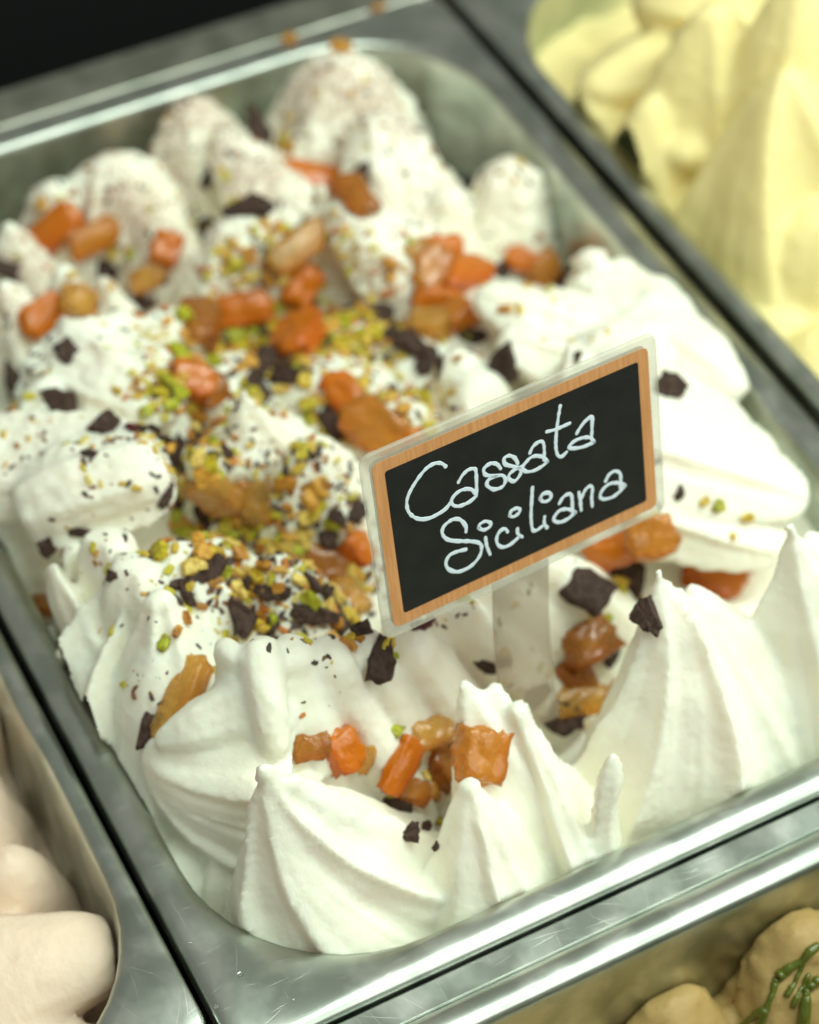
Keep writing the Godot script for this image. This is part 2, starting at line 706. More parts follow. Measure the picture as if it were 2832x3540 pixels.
func make_cassata() -> void:
	var f := new_field(Vector3(-3, -52, -352), Vector3(238, 62, 2), 1.15)
	f.prims = [
		fold(35.7, -24, -25.6, 21.7, 45, -39.6, 35, 27, 1, 7, 0.32, 1, 0, Vector3(0, 0, 0), 1, 3),
		fold(51, -16, -30.3, 28.7, 38, -36.9, 20, 16, 0.8, 6, 0.25, 2, 0, Vector3(0, 0, 0), -0.3, 2),
		fold(25.3, 6, -68.3, 3.1, 14, -78.3, 27, 24, 0.55, 9, 0.2, 3, 0, Vector3(0, 0, 0), 0.3, 2),
		fold(30.7, 30, -68.1, 5.9, 22, -74.4, 9, 9, 0.4, 4, 0.16, 4, 0, Vector3(0, 0, 0), 0, 3),
		fold(4.7, -30, -56.5, 4.7, -8, -62.5, 20, 18, 0.4, 3, 0.08, 6, 0, Vector3(0, 0, 0), 0, 3),
		fold(21.9, -26, -50.4, 19.9, 8, -56.4, 20, 18, 0.5, 7, 0.2, 7, 0, Vector3(0, 0, 0), 0, 3),
		fold(27.8, 24, -69.3, 31.5, 45, -80.7, 5.5, 9, 0.3, 3, 0.12, 8, 0, Vector3(0, 0, 0), 0, 4),
		fold(39.1, 47, -75.9, 32.3, 26, -53.1, 5.4, 8, 0.45, 3, 0.14, 9, 1, Vector3(1.5, 0, 0), 0, 0),
		fold(45.6, 18, -63.2, 47.3, 43, -74.8, 8.5, 10, 0.3, 4, 0.14, 10, 0, Vector3(0, 0, 0), 0, 6),
		fold(37.2, 10, -54.5, 40.3, 28, -64.8, 6.5, 8, 0.4, 4, 0.14, 11, 0, Vector3(0, 0, 0), 0, 3),
		fold(47.6, -15, -64.5, 41.6, 36, -78.5, 21, 20, 0.5, 5, 0.16, 12, 0, Vector3(0, 0, 0), 0, 6),
		fold(65.3, -4, -56.3, 54.5, 40, -72.3, 8, 11, 0.28, 4, 0.12, 13, 0, Vector3(0, 0, 0), 0, 6),
		fold(75.5, -10, -61.3, 65.8, 36, -72.7, 8.5, 11, 0.28, 4, 0.12, 14, 0, Vector3(0, 0, 0), 0, 6),
		fold(97.2, -18, -64.1, 78.9, 30, -73.1, 11.5, 14, 0.3, 4, 0.1, 15, 0, Vector3(0, 0, 0), 0, 8),
		fold(118.6, -18, -72.4, 95.9, 25, -79.3, 10.5, 13, 0.3, 4, 0.1, 16, 0, Vector3(0, 0, 0), 0, 7),
		fold(136.9, -20, -78.6, 110.8, 21, -84, 11, 13, 0.3, 4, 0.1, 17, 0, Vector3(0, 0, 0), 0, 7),
		fold(153.6, -20, -84.3, 129.8, 17, -86.9, 12, 13, 0.3, 4, 0.1, 18, 0, Vector3(0, 0, 0), 0, 7),
		fold(94.5, -20, -19.2, 84.7, 34, -46.9, 24, 18, 0.8, 7, 0.28, 19, 0, Vector3(0, 0, 0), 0.3, 2),
		fold(100.2, -8, -3.1, 96.5, 28, -38.1, 7, 6, 0.45, 5, 0.3, 20, 0, Vector3(0, 0, 0), 0, 3),
		fold(99.3, -14, -12.3, 92.5, 30, -44.9, 9, 8, 0.5, 5, 0.25, 21, 0, Vector3(0, 0, 0), 0, 2),
		fold(73.6, -22, -7.7, 73.6, 25, -23.7, 22, 19, 0.8, 9, 0.2, 22, 0, Vector3(0, 0, 0), 0, 3),
		fold(104.1, -8, -2.8, 110.7, 28, -11.4, 5.5, 3.5, 0.35, 4, 0.3, 23, 0, Vector3(2, 0, 0), 0, 2),
		fold(149.3, -22, -22.8, 141.3, 54, -42.8, 38, 30, 1, 7, 0.3, 24, 0, Vector3(4, 0, -4), -0.9, 2),
		fold(167.6, -6, -25, 154.1, 38, -44.6, 19, 15, 0.6, 4, 0.14, 25, 0, Vector3(0, 0, 0), 0, 0),
		fold(192.9, -22, -21.3, 180.9, 56, -39.3, 38, 32, 1.1, 6, 0.26, 26, 0, Vector3(-4, 0, -4), 0.4, 2),
		fold(198.5, 0, -19.1, 189, 46, -40, 20, 18, 0.6, 3, 0.14, 27, 0, Vector3(0, 0, 0), 0, 0),
		fold(221.5, -34, -192.8, 217.5, 8, -200.8, 19, 17, 0.7, 7, 0.25, 28, 0, Vector3(0, 0, 0), 0, 5),
		fold(229.1, -30, -163.9, 223.1, 10, -171.9, 20, 17, 0.8, 7, 0.25, 29, 0, Vector3(0, 0, 0), 0, 4),
		fold(212.2, -4, -163.2, 170.6, 14, -194.3, 17, 12, 0.35, 6, 0.16, 30, 0, Vector3(0, 0, 0), 0, 0),
		fold(208.3, -6, -142, 167.4, 14, -173.1, 18, 12, 0.35, 6, 0.16, 31, 0, Vector3(0, 0, 0), 0, 0),
		fold(232.4, -8, -168.5, 184.4, 16, -149, 18, 14, 0.5, 5, 0.2, 32, 0, Vector3(0, 0, 0), 0, 0),
		fold(218.6, -6, -173.3, 229.8, 4, -125.8, 18, 14, 0.45, 5, 0.2, 33, 0, Vector3(0, 0, 0), 0, 0),
		fold(180.1, 22, -139.8, 225.1, 4, -113.1, 17, 9, 0.6, 6, 0.2, 34, 2, Vector3(0, 0, 0), 0, 0),
		fold(183, 14, -126.5, 222.4, 5, -94.8, 19, 11, 0.35, 7, 0.2, 35, 0, Vector3(0, 0, 0), 0, 0),
		fold(183.7, 14, -108.3, 222.2, 4, -78.3, 20, 12, 0.35, 7, 0.2, 36, 0, Vector3(0, 0, 0), 0, 0),
		fold(180.3, 4, -98.5, 209.5, -4, -69.6, 18, 12, 0.4, 6, 0.2, 37, 0, Vector3(0, 0, 0), 0, 0),
		fold(154.4, -20, -169.9, 152.4, 16, -173.9, 18, 15, 0.6, 5, 0.16, 38, 0, Vector3(0, 0, 0), 0, 3),
		fold(154.3, -6, -160.6, 156.2, 12, -168.1, 15, 13, 0.5, 4, 0.1, 39, 0, Vector3(0, 0, 0), 0, 0),
		fold(8.6, -16, -95.5, 5, 22, -145.5, 9, 20, 0.5, 5, 0.24, 40, 0, Vector3(0, 0, 0), 0, 2),
		fold(18.9, -24, -137, 12.9, 22, -149, 20, 16, 0.6, 5, 0.2, 41, 0, Vector3(0, 0, 0), 0, 5),
		fold(21.3, -20, -104.9, 37.3, 38, -122.9, 42, 34, 0.62, 11, 0.3, 42, 0, Vector3(0, 0, 0), 0.3, 6),
		fold(21, -20, -90.3, 23, 42, -106.3, 24, 22, 0.6, 6, 0.24, 43, 0, Vector3(0, 0, 0), -0.4, 5),
		fold(20.9, 34, -139.2, 17.7, 4, -125.4, 9, 10, 0.5, 4, 0.16, 44, 1, Vector3(0, 0, 0), 0, 0),
		fold(23.7, 38, -123.1, 17.6, 14, -115.6, 9, 10, 0.5, 4, 0.16, 45, 1, Vector3(0, 0, 0), 0, 0),
		fold(20.9, -4, -85, 21.1, 32, -100.5, 22, 18, 0.5, 5, 0.14, 46, 0, Vector3(0, 0, 0), 0, 0),
		fold(7.7, -14, -100, 4.6, 16, -123.5, 18, 14, 0.5, 4, 0.14, 47, 0, Vector3(0, 0, 0), 0, 0),
		fold(5.3, 18, -171.3, 49, 32, -156.4, 16, 12, 0.5, 6, 0.2, 48, 1, Vector3(0, 0, 6), 0, 0),
		fold(19, 16, -187.5, 50.4, 30, -165.2, 17, 12, 0.4, 6, 0.2, 49, 0, Vector3(0, 0, 0), 0, 0),
		fold(20.8, -24, -198.5, 20.8, 18, -206.5, 30, 24, 0.55, 6, 0.2, 50, 0, Vector3(0, 0, 0), 0, 7),
		fold(8.5, -24, -183.6, 6.5, 12, -191.6, 24, 20, 0.6, 5, 0.2, 51, 0, Vector3(0, 0, 0), 0, 5),
		fold(54.7, -28, -220.3, 46.7, 26, -230.3, 34, 26, 0.6, 8, 0.28, 52, 0, Vector3(0, 0, 0), 0.5, 5),
		fold(66.2, -28, -229.9, 62.2, 18, -235.9, 18, 15, 0.45, 5, 0.2, 53, 0, Vector3(0, 0, 0), 0, 5),
		fold(82.3, -28, -230.3, 78.3, 12, -236.3, 21, 16, 0.45, 5, 0.2, 54, 0, Vector3(0, 0, 0), 0, 5),
		fold(66.6, -26, -199.4, 62.6, 24, -211.4, 28, 22, 0.5, 8, 0.24, 55, 0, Vector3(0, 0, 0), 0, 6),
		fold(35.5, -26, -204.7, 31.5, 22, -214.7, 26, 22, 0.5, 6, 0.24, 56, 0, Vector3(0, 0, 0), 0, 7),
		fold(50, 10, -218.4, 58.4, 20, -184.8, 20, 14, 0.4, 7, 0.24, 57, 0, Vector3(0, 0, 0), 0, 5),
		fold(78.2, -26, -160.5, 78.2, 36, -170.5, 32, 26, 1, 7, 0.3, 58, 0, Vector3(0, 0, 0), 0.4, 2),
		fold(90, -24, -143, 90, 27, -151, 27, 21, 0.5, 9, 0.12, 59, 0, Vector3(0, 0, 0), 0, 3),
		fold(82.1, 4, -172.6, 56.5, 22, -159.6, 14, 11, 0.4, 5, 0.16, 60, 0, Vector3(0, 0, 0), 0, 0),
		fold(46.2, -20, -118, 46.2, 30, -126, 28, 24, 0.6, 6, 0.14, 61, 0, Vector3(0, 0, 0), 0, 3),
		fold(60.8, -20, -103.4, 60.8, 30, -111.4, 28, 24, 0.6, 6, 0.14, 62, 0, Vector3(0, 0, 0), 0, 3),
		fold(90.8, -34, -211.7, 90.8, 2, -215.7, 38, 30, 0.5, 4, 0.1, 63, 0, Vector3(0, 0, 0), 0, 3),
		fold(119.6, -34, -194.5, 119.6, 4, -198.5, 38, 30, 0.5, 4, 0.1, 64, 0, Vector3(0, 0, 0), 0, 3),
		fold(127.8, -34, -164.6, 127.8, 8, -168.6, 32, 26, 0.5, 4, 0.1, 65, 0, Vector3(0, 0, 0), 0, 3),
		fold(184.5, -52, -320.4, 189.5, 12, -328.4, 40, 33, 0.46, 6, 0.14, 66, 0, Vector3(0, 0, 0), 0.3, 9),
		fold(188.3, -26, -269.2, 190.9, 4, -303.5, 24, 18, 0.4, 5, 0.14, 67, 0, Vector3(0, 0, 0), 0, 6),
		fold(137.9, -52, -330.3, 133.9, 4, -338.3, 28, 23, 0.48, 6, 0.18, 68, 0, Vector3(0, 0, 0), 0.4, 7),
		fold(148.3, -20, -302.2, 138.3, 0, -324.3, 17, 14, 0.5, 4, 0.14, 69, 0, Vector3(0, 0, 0), 0, 0),
		fold(97.5, -52, -313.1, 97.5, 6, -321.1, 31, 26, 0.46, 8, 0.22, 70, 0, Vector3(0, 0, 0), 0, 9),
		fold(75.8, -52, -315.6, 75.8, 0, -323.6, 26, 22, 0.46, 7, 0.2, 71, 0, Vector3(0, 0, 0), 0, 8),
		fold(220.8, -50, -252.3, 218.8, 2, -260.3, 24, 19, 0.42, 5, 0.16, 72, 0, Vector3(0, 0, 0), 0, 7),
		fold(199.8, -50, -256.9, 197.8, -4, -262.9, 18, 15, 0.42, 5, 0.16, 73, 0, Vector3(0, 0, 0), 0, 6),
		fold(122.9, -44, -257.4, 118.9, 14, -265.4, 31, 24, 0.46, 6, 0.2, 74, 0, Vector3(0, 0, 0), 0, 9),
		fold(132.5, -44, -249.3, 130.5, 12, -255.3, 18, 16, 0.5, 4, 0.14, 75, 0, Vector3(0, 0, 0), 0, 3),
		fold(151.1, -44, -251.2, 147.1, 20, -259.2, 22, 18, 0.9, 6, 0.2, 76, 0, Vector3(0, 0, 0), 0, 3),
		fold(170.5, -16, -235.9, 148.7, 16, -252.8, 21, 17, 0.4, 5, 0.14, 77, 0, Vector3(0, 0, 0), 0, 0),
		fold(62.1, -44, -268.6, 60.1, 8, -274.6, 18, 15, 0.6, 5, 0.16, 78, 0, Vector3(0, 0, 0), 0, 3),
		fold(73.1, -44, -261.8, 71.1, 4, -267.8, 17, 15, 0.6, 5, 0.16, 79, 0, Vector3(0, 0, 0), 0, 3),
		fold(42.4, -44, -271.6, 40.4, 8, -277.6, 22, 19, 0.6, 5, 0.16, 80, 0, Vector3(0, 0, 0), 0, 3),
		fold(55.7, -48, -303.1, 53.7, 2, -309.1, 18, 16, 0.6, 5, 0.16, 81, 0, Vector3(0, 0, 0), 0, 3),
		fold(99.4, -50, -282, 99.4, 0, -288, 22, 20, 0.5, 5, 0.16, 82, 0, Vector3(0, 0, 0), 0, 3),
	]
	f.floor_y = func(x: float, z: float) -> float:
		var y := -4.0 - 36.0 * smoothstep(-190.0, -310.0, z) - 14.0 * smoothstep(-130.0, -80.0, z) - 18.0 * smoothstep(46.0, 18.0, Vector2((x - 100.0) * 0.6, z + 66.0).length()) - 24.0 * smoothstep(180.0, 232.0, x) * smoothstep(-60.0, -160.0, z)
		y -= 22.0 * smoothstep(35.0, 0.0, x) + 20.0 * smoothstep(-28.0, 0.0, z)
		return y + 4.0 * noise.get_noise_2d(x * 0.03, z * 0.03)
	f.side = func(x: float, z: float) -> float:
		return rounded_side(x, z, 0.9, 234.1, -348.1, -0.9, 49.0)
	f.build()
	cassata = f
	var dust := func(p: Vector3, n: Vector3) -> Color:
		# cocoa powder sifted over the back of the pan and a little over the middle
		var back := smoothstep(-225.0, -300.0, p.z + 0.12 * (p.x - 110.0)) * 0.8 + 0.10 * smoothstep(-60, -130, p.z)
		var w := clampf(0.5 + 0.9 * noise.get_noise_3d(p.x * 0.035, p.y * 0.035, p.z * 0.035) + 0.8 * fine.get_noise_3d(p.x * 0.22, p.y * 0.22, p.z * 0.22), 0.0, 1.0)
		w = back * smoothstep(0.25, 0.85, w) * smoothstep(-0.2, 0.5, n.y)
		var blush := 0.55 * (1.0 - smoothstep(18.0, 42.0, Vector2((p.x - 88.0) * 0.7, p.z + 72.0).length()))
		return Color(0.955, 0.915, 0.77).lerp(Color(0.93, 0.84, 0.73), blush).lerp(Color(0.36, 0.20, 0.13), clampf(w * (0.35 + 0.9 * smoothstep(0.0, 0.35, fine.get_noise_3d(p.x * 0.5, p.y * 0.5, p.z * 0.5))), 0.0, 0.75))
	var mat := cream("cassata_cream", Color.WHITE, 0.25)
	var o := thing("cassata_gelato", "white cassata gelato piled in soft folded peaks in the middle pan", "gelato", Vector3(117, 0, -170) * MM)
	var parts := f.surfaces(dust)
	for w in parts:
		var m := put("gelato_base" if w < 1000000 else "folded_peak", parts[w], mat, o)
		m.position = -o.position


func make_neighbours() -> void:
	side_gelato("beige_gelato", "smooth pale beige gelato in rounded folds at lower left", Color(0.86, 0.69, 0.53), Vector3(-100, -66, -200), Vector3(-17, 14, -6), Vector2(-186, -21), Vector2(-346, -9), -44.0, 0.6, [
		fold(-51, -66, -108, -51, 8, -112, 35, 33, 0.42, 4, 0.05, 201, 0, Vector3(0, 0, 0), 0.2, 3),
		fold(-38, -66, -76, -39, -8, -80, 23, 19, 0.42, 3, 0.05, 202, 0, Vector3(0, 0, 0), 0.2, 3),
		fold(-90, -28, -62, -18, -16, -42, 25, 21, 0.34, 3, 0.1, 203, 0, Vector3(0, 0, 0), 0.5, 3),
		fold(-105, -32, -28, -24, -28, -12, 30, 24, 0.36, 3, 0.08, 204, 0, Vector3(0, 0, 0), 0.3, 3),
		fold(-40, -60, -150, -40, -6, -152, 24, 20, 0.42, 3, 0.06, 205, 0, Vector3(0, 0, 0), 0.2, 3),
		fold(-28, -44, -134, -23, -14, -132, 9, 7, 0.5, 3, 0.1, 206, 0, Vector3(0, 0, 0), 0.2, 3),
	])
	side_gelato("yellow_gelato", "pale yellow gelato in tall soft peaks at upper right", Color(0.95, 0.81, 0.38), Vector3(257, -66, -352), Vector3(430, 82, -70), Vector2(260, 491), Vector2(-347, -2), -24.0, 0.5, [
		fold(293.9, -55, -192.3, 293.9, 50, -208.3, 44, 36, 0.62, 5, 0.26, 129, 0, Vector3(0, 0, 0), 0.5, 5),
		fold(267.5, -55, -234.7, 267.5, 24, -244.7, 31, 27, 0.52, 4, 0.12, 130, 0, Vector3(0, 0, 0), 0.3, 6),
		fold(286.7, -55, -273.3, 282.7, 16, -281.3, 26, 22, 0.5, 5, 0.12, 131, 0, Vector3(0, 0, 0), 0, 8),
		fold(276.2, -14, -266.2, 254.3, 2, -275, 20, 14, 0.4, 4, 0.14, 132, 0, Vector3(0, 0, 0), 0, 5),
		fold(301.3, 0, -279.5, 258.7, 8, -274.8, 20, 14, 0.45, 5, 0.16, 133, 0, Vector3(0, 0, 0), 0, 6),
		fold(317.5, 14, -288.3, 292.8, 18, -298.1, 24, 17, 0.45, 5, 0.16, 134, 0, Vector3(0, 0, 0), 0, 6),
		fold(312.2, 4, -252.8, 280.4, 40, -247.1, 26, 18, 0.5, 5, 0.16, 135, 0, Vector3(0, 0, 0), 0, 7),
		fold(294.7, -55, -237.5, 290.7, 52, -247.5, 42, 34, 0.55, 5, 0.16, 136, 0, Vector3(0, 0, 0), 0, 9),
		fold(316.2, -55, -215.4, 312.2, 70, -229.4, 48, 40, 0.55, 5, 0.16, 137, 0, Vector3(0, 0, 0), 0, 9),
		fold(314.3, -10, -253.2, 267.1, 10, -226.9, 22, 14, 0.4, 6, 0.18, 138, 0, Vector3(0, 0, 0), 0, 5),
		fold(279.3, -60, -211.8, 279.3, 0, -219.8, 30, 26, 0.45, 4, 0.1, 139, 0, Vector3(0, 0, 0), 0, 6),
		fold(300.3, -60, -172, 294.3, 14, -180, 40, 30, 0.5, 4, 0.14, 140, 0, Vector3(0, 0, 0), 0, 8),
		fold(279, -70, -164, 279, -14, -172, 44, 34, 0.4, 3, 0.06, 141, 0, Vector3(0, 0, 0), 0, 3),
		fold(281.3, -70, -137.5, 281.3, -10, -145.5, 40, 34, 0.4, 3, 0.06, 142, 0, Vector3(0, 0, 0), 0, 3),
		fold(252.7, -70, -224.3, 248.7, -12, -234.3, 30, 26, 0.4, 3, 0.06, 143, 0, Vector3(0, 0, 0), 0, 3),
	])
	var tan := side_gelato("pistachio_gelato", "tan gelato scoops under green sauce at lower right", Color(0.44, 0.30, 0.11), Vector3(40, -88, 29), Vector3(234, 4, 120), Vector2(-17, 233), Vector2(31, 197), -62.0, 1.5, [
		fold(106.2, -86, 43.7, 106.2, -24, 33.7, 30, 24, 0.42, 3, 0.05, 161, 0, Vector3(0, 0, 0), 0.4, 3),
		fold(144.9, -86, 50.1, 144.9, -12, 36.1, 38, 34, 0.48, 4, 0.06, 162, 0, Vector3(0, 0, 0), 0, 3),
		fold(78.7, -86, 45.2, 78.7, -34, 35.2, 30, 26, 0.42, 3, 0.05, 163, 0, Vector3(0, 0, 0), 0, 3),
	])
	green_sauce(tan)
	var fleck := StandardMaterial3D.new()
	fleck.resource_name = "nut_fleck"
	fleck.albedo_color = Color(0.52, 0.25, 0.07)
	fleck.roughness = 0.6
	var bit := shard(5)
	var mm := MultiMesh.new()
	mm.transform_format = MultiMesh.TRANSFORM_3D
	mm.mesh = bit
	mm.instance_count = 260
	for k in 260:
		var p := tan.drop(rng.randf_range(90, 230), rng.randf_range(36, 110))
		var s := lerpf(0.3, 1.4, pow(rng.randf(), 2.5))
		var b := Basis(Vector3.UP, rng.randf() * TAU).scaled(Vector3(s, s * 0.5, s) * MM)
		mm.set_instance_transform(k, Transform3D(b, p * MM))
	var flecks := MultiMeshInstance3D.new()
	flecks.name = "nut_flecks"
	flecks.multimesh = mm
	flecks.material_override = fleck
	add_child(flecks)
	tag(flecks, "tiny brown nut flecks in the tan gelato at lower right", "flecks")
	flecks.set_meta("kind", "stuff")


func side_gelato(called: String, label: String, tint: Color, lo: Vector3, hi: Vector3, xs: Vector2, zs: Vector2, level: float, wobble: float, prims: Array) -> Field:
	var f := new_field(lo, hi, 2.0)
	f.prims = prims
	f.wobble = wobble
	f.grain = 0.8 if wobble > 1.0 else 0.25
	f.melt = 3.0
	f.floor_y = func(x: float, z: float) -> float:
		return level + 3.0 * noise.get_noise_2d(x * 0.04, z * 0.04)
	f.side = func(x: float, z: float) -> float:
		return rounded_side(x, z, xs.x, xs.y, zs.x, zs.y, 46.0)
	f.build()
	var o := thing(called, label, "gelato", Vector3((lo.x + hi.x) / 2, 0, (lo.z + hi.z) / 2) * MM)
	var mat := cream(called + "_cream", Color.WHITE, 0.10)
	var parts := f.surfaces(func(p: Vector3, n: Vector3) -> Color: return tint)
	for w in parts:
		var m := put("gelato_base" if w < 1000000 else "rounded_fold", parts[w], mat, o)
		m.position = -o.position
	return f


func tube(path: PackedVector3Array, radii: PackedFloat32Array, sides := 10) -> ArrayMesh:
	# a soft cord through the points, closed at both ends; metres
	var st := SurfaceTool.new()
	st.begin(Mesh.PRIMITIVE_TRIANGLES)
	var n := path.size()
	for k in n:
		var d := (path[mini(k + 1, n - 1)] - path[maxi(k - 1, 0)]).normalized()
		var s := d.cross(Vector3(0.3, 1, 0.2)).normalized()
		var u := s.cross(d)
		for i in sides:
			var a := TAU * i / sides
			st.add_vertex(path[k] + (s * cos(a) + u * sin(a)) * radii[k])
	for k in n - 1:
		for i in sides:
			var j := (i + 1) % sides
			var a := k * sides + i
			var b := k * sides + j
			st.add_index(a); st.add_index(b); st.add_index(a + sides)
			st.add_index(b); st.add_index(b + sides); st.add_index(a + sides)
	st.add_vertex(path[0])
	st.add_vertex(path[n - 1])
	for i in sides:
		var j := (i + 1) % sides
		st.add_index(n * sides); st.add_index(j); st.add_index(i)
		st.add_index(n * sides + 1); st.add_index((n - 1) * sides + i); st.add_index((n - 1) * sides + j)
	st.generate_normals()
	return st.commit()


func green_sauce(f: Field) -> void:
	var m := StandardMaterial3D.new()
	m.resource_name = "green_sauce"
	m.albedo_color = Color(0.33, 0.37, 0.05)
	m.roughness = 0.18
	m.clearcoat_enabled = true
	m.clearcoat = 0.6
	m.clearcoat_roughness = 0.08
	m.subsurf_scatter_enabled = true
	m.subsurf_scatter_strength = 0.15
	var o := thing("green_sauce", "glossy green sauce drizzled over the larger tan scoop", "sauce")
	var runs := [
		[2, [Vector2(144.8, 44.1), Vector2(139.8, 45.1), Vector2(134.5, 44.3), Vector2(132.1, 44.3)]],
		[1.6, [Vector2(132.1, 44.3), Vector2(130.3, 46.3), Vector2(126.5, 48.6), Vector2(124.1, 50.1)]],
		[2.2, [Vector2(142.2, 49.9), Vector2(138.6, 50.0), Vector2(136.6, 52.8), Vector2(133.8, 57.3)]],
		[1.2, [Vector2(139.8, 45.1), Vector2(135.9, 47.7), Vector2(132.3, 49.0)]],
		[1.1, [Vector2(140.3, 47.9), Vector2(136.0, 49.8), Vector2(133.5, 51.4)]],
		[1.6, [Vector2(119.1, 44.4), Vector2(124.5, 46.3), Vector2(128.0, 48.9)]],
	]
	for run in runs:
		var pts := PackedVector3Array()
		var rad := PackedFloat32Array()
		var line: Array = run[1]
		for k in line.size() - 1:
			for s in 6:
				var q: Vector2 = line[k].lerp(line[k + 1], s / 6.0)
				var p := f.drop(q.x, q.y)
				pts.append((p + Vector3(0, 0.5, 0)) * MM)
				var along := (k + s / 6.0) / (line.size() - 1.0)
				rad.append(0.8 * run[0] * (0.75 + 0.45 * pow(along, 3.0) + 0.12 * sin(along * 11.0)) * MM)
		put("drizzle", tube(pts, rad), m, o)


# ---------------------------------------------------------------- the name card
func plate(w: float, h: float, r: float, z0: float, z1: float, bevel := 0.2) -> ArrayMesh:
	# a rounded card standing in the xy plane, from z0 to z1; millimetres
	var st := SurfaceTool.new()
	st.begin(Mesh.PRIMITIVE_TRIANGLES)
	st.set_smooth_group(-1)
	var rings := []
	for spec in [[bevel, z0], [0.0, z0 + bevel], [0.0, z1 - bevel], [bevel, z1]]:
		var ring := []
		for c in 4:
			var mid := Vector2((w / 2 - r) * (1 if c == 0 or c == 3 else -1), (h / 2 - r) * (1 if c < 2 else -1))
			for k in 9:
				var a := c * PI / 2 + k * PI / 16
				var p: Vector2 = mid + (r - spec[0]) * Vector2(cos(a), sin(a))
				ring.append(Vector3(p.x, p.y, spec[1]))
		rings.append(ring)
	var n: int = rings[0].size()
	for k in 3:
		for i in n:
			var j := (i + 1) % n
			for p in [rings[k][i], rings[k + 1][j], rings[k][j], rings[k][i], rings[k + 1][i], rings[k + 1][j]]:
				st.set_uv(Vector2(p.x / w + 0.5, 0.5 - p.y / h))
				st.add_vertex(p * MM)
	for i in range(1, n - 1):
		for p in [rings[3][0], rings[3][i + 1], rings[3][i], rings[0][0], rings[0][i], rings[0][i + 1]]:
			st.set_uv(Vector2(p.x / w + 0.5, 0.5 - p.y / h))
			st.add_vertex(p * MM)
	st.generate_normals()
	return st.commit()


func stroke(points: Array, width: float, st: SurfaceTool, z: float) -> void:
	# a pen line: a rounded ribbon a tenth of a millimetre thick
	var curve := Curve2D.new()
	curve.bake_interval = 0.35
	for k in points.size():
		var d: Vector2 = (points[mini(k + 1, points.size() - 1)] - points[maxi(k - 1, 0)]) / 6.0
		curve.add_point(points[k], -d, d)
	var pts := curve.get_baked_points()
	var n := pts.size()
	var rows := []
	for k in range(-4, n + 4):
		var i := clampi(k, 0, n - 1)
		var d := (pts[mini(i + 1, n - 1)] - pts[maxi(i - 1, 0)]).normalized()
		var s := Vector2(-d.y, d.x)
		var w := width / 2 * (1.0 + 0.26 * noise.get_noise_2d(pts[i].x * 0.5 + 7.0, pts[i].y * 0.5) + 0.12 * fine.get_noise_2d(pts[i].x * 2.2, pts[i].y * 2.2))
		var c := pts[i]
		if k < 0 or k >= n:
			var e := (0.0 - k if k < 0 else k - n + 1.0) / 4.0
			c += d * w * e * (-1.0 if k < 0 else 1.0)
			w *= sqrt(maxf(0.0, 1.0 - e * e))
		rows.append([c + s * w, c + s * w * 0.8, c - s * w * 0.8, c - s * w])
	for k in rows.size() - 1:
		for e in 3:
			var a: Vector2 = rows[k][e]
			var b: Vector2 = rows[k][e + 1]
			var c: Vector2 = rows[k + 1][e]
			var d: Vector2 = rows[k + 1][e + 1]
			var za := z + (0.0 if e == 0 else 0.09)
			var zb := z + (0.0 if e == 2 else 0.09)
			for p in [Vector3(a.x, a.y, za), Vector3(b.x, b.y, zb), Vector3(c.x, c.y, za), Vector3(b.x, b.y, zb), Vector3(d.x, d.y, zb), Vector3(c.x, c.y, za)]:
				st.add_vertex(p * MM)


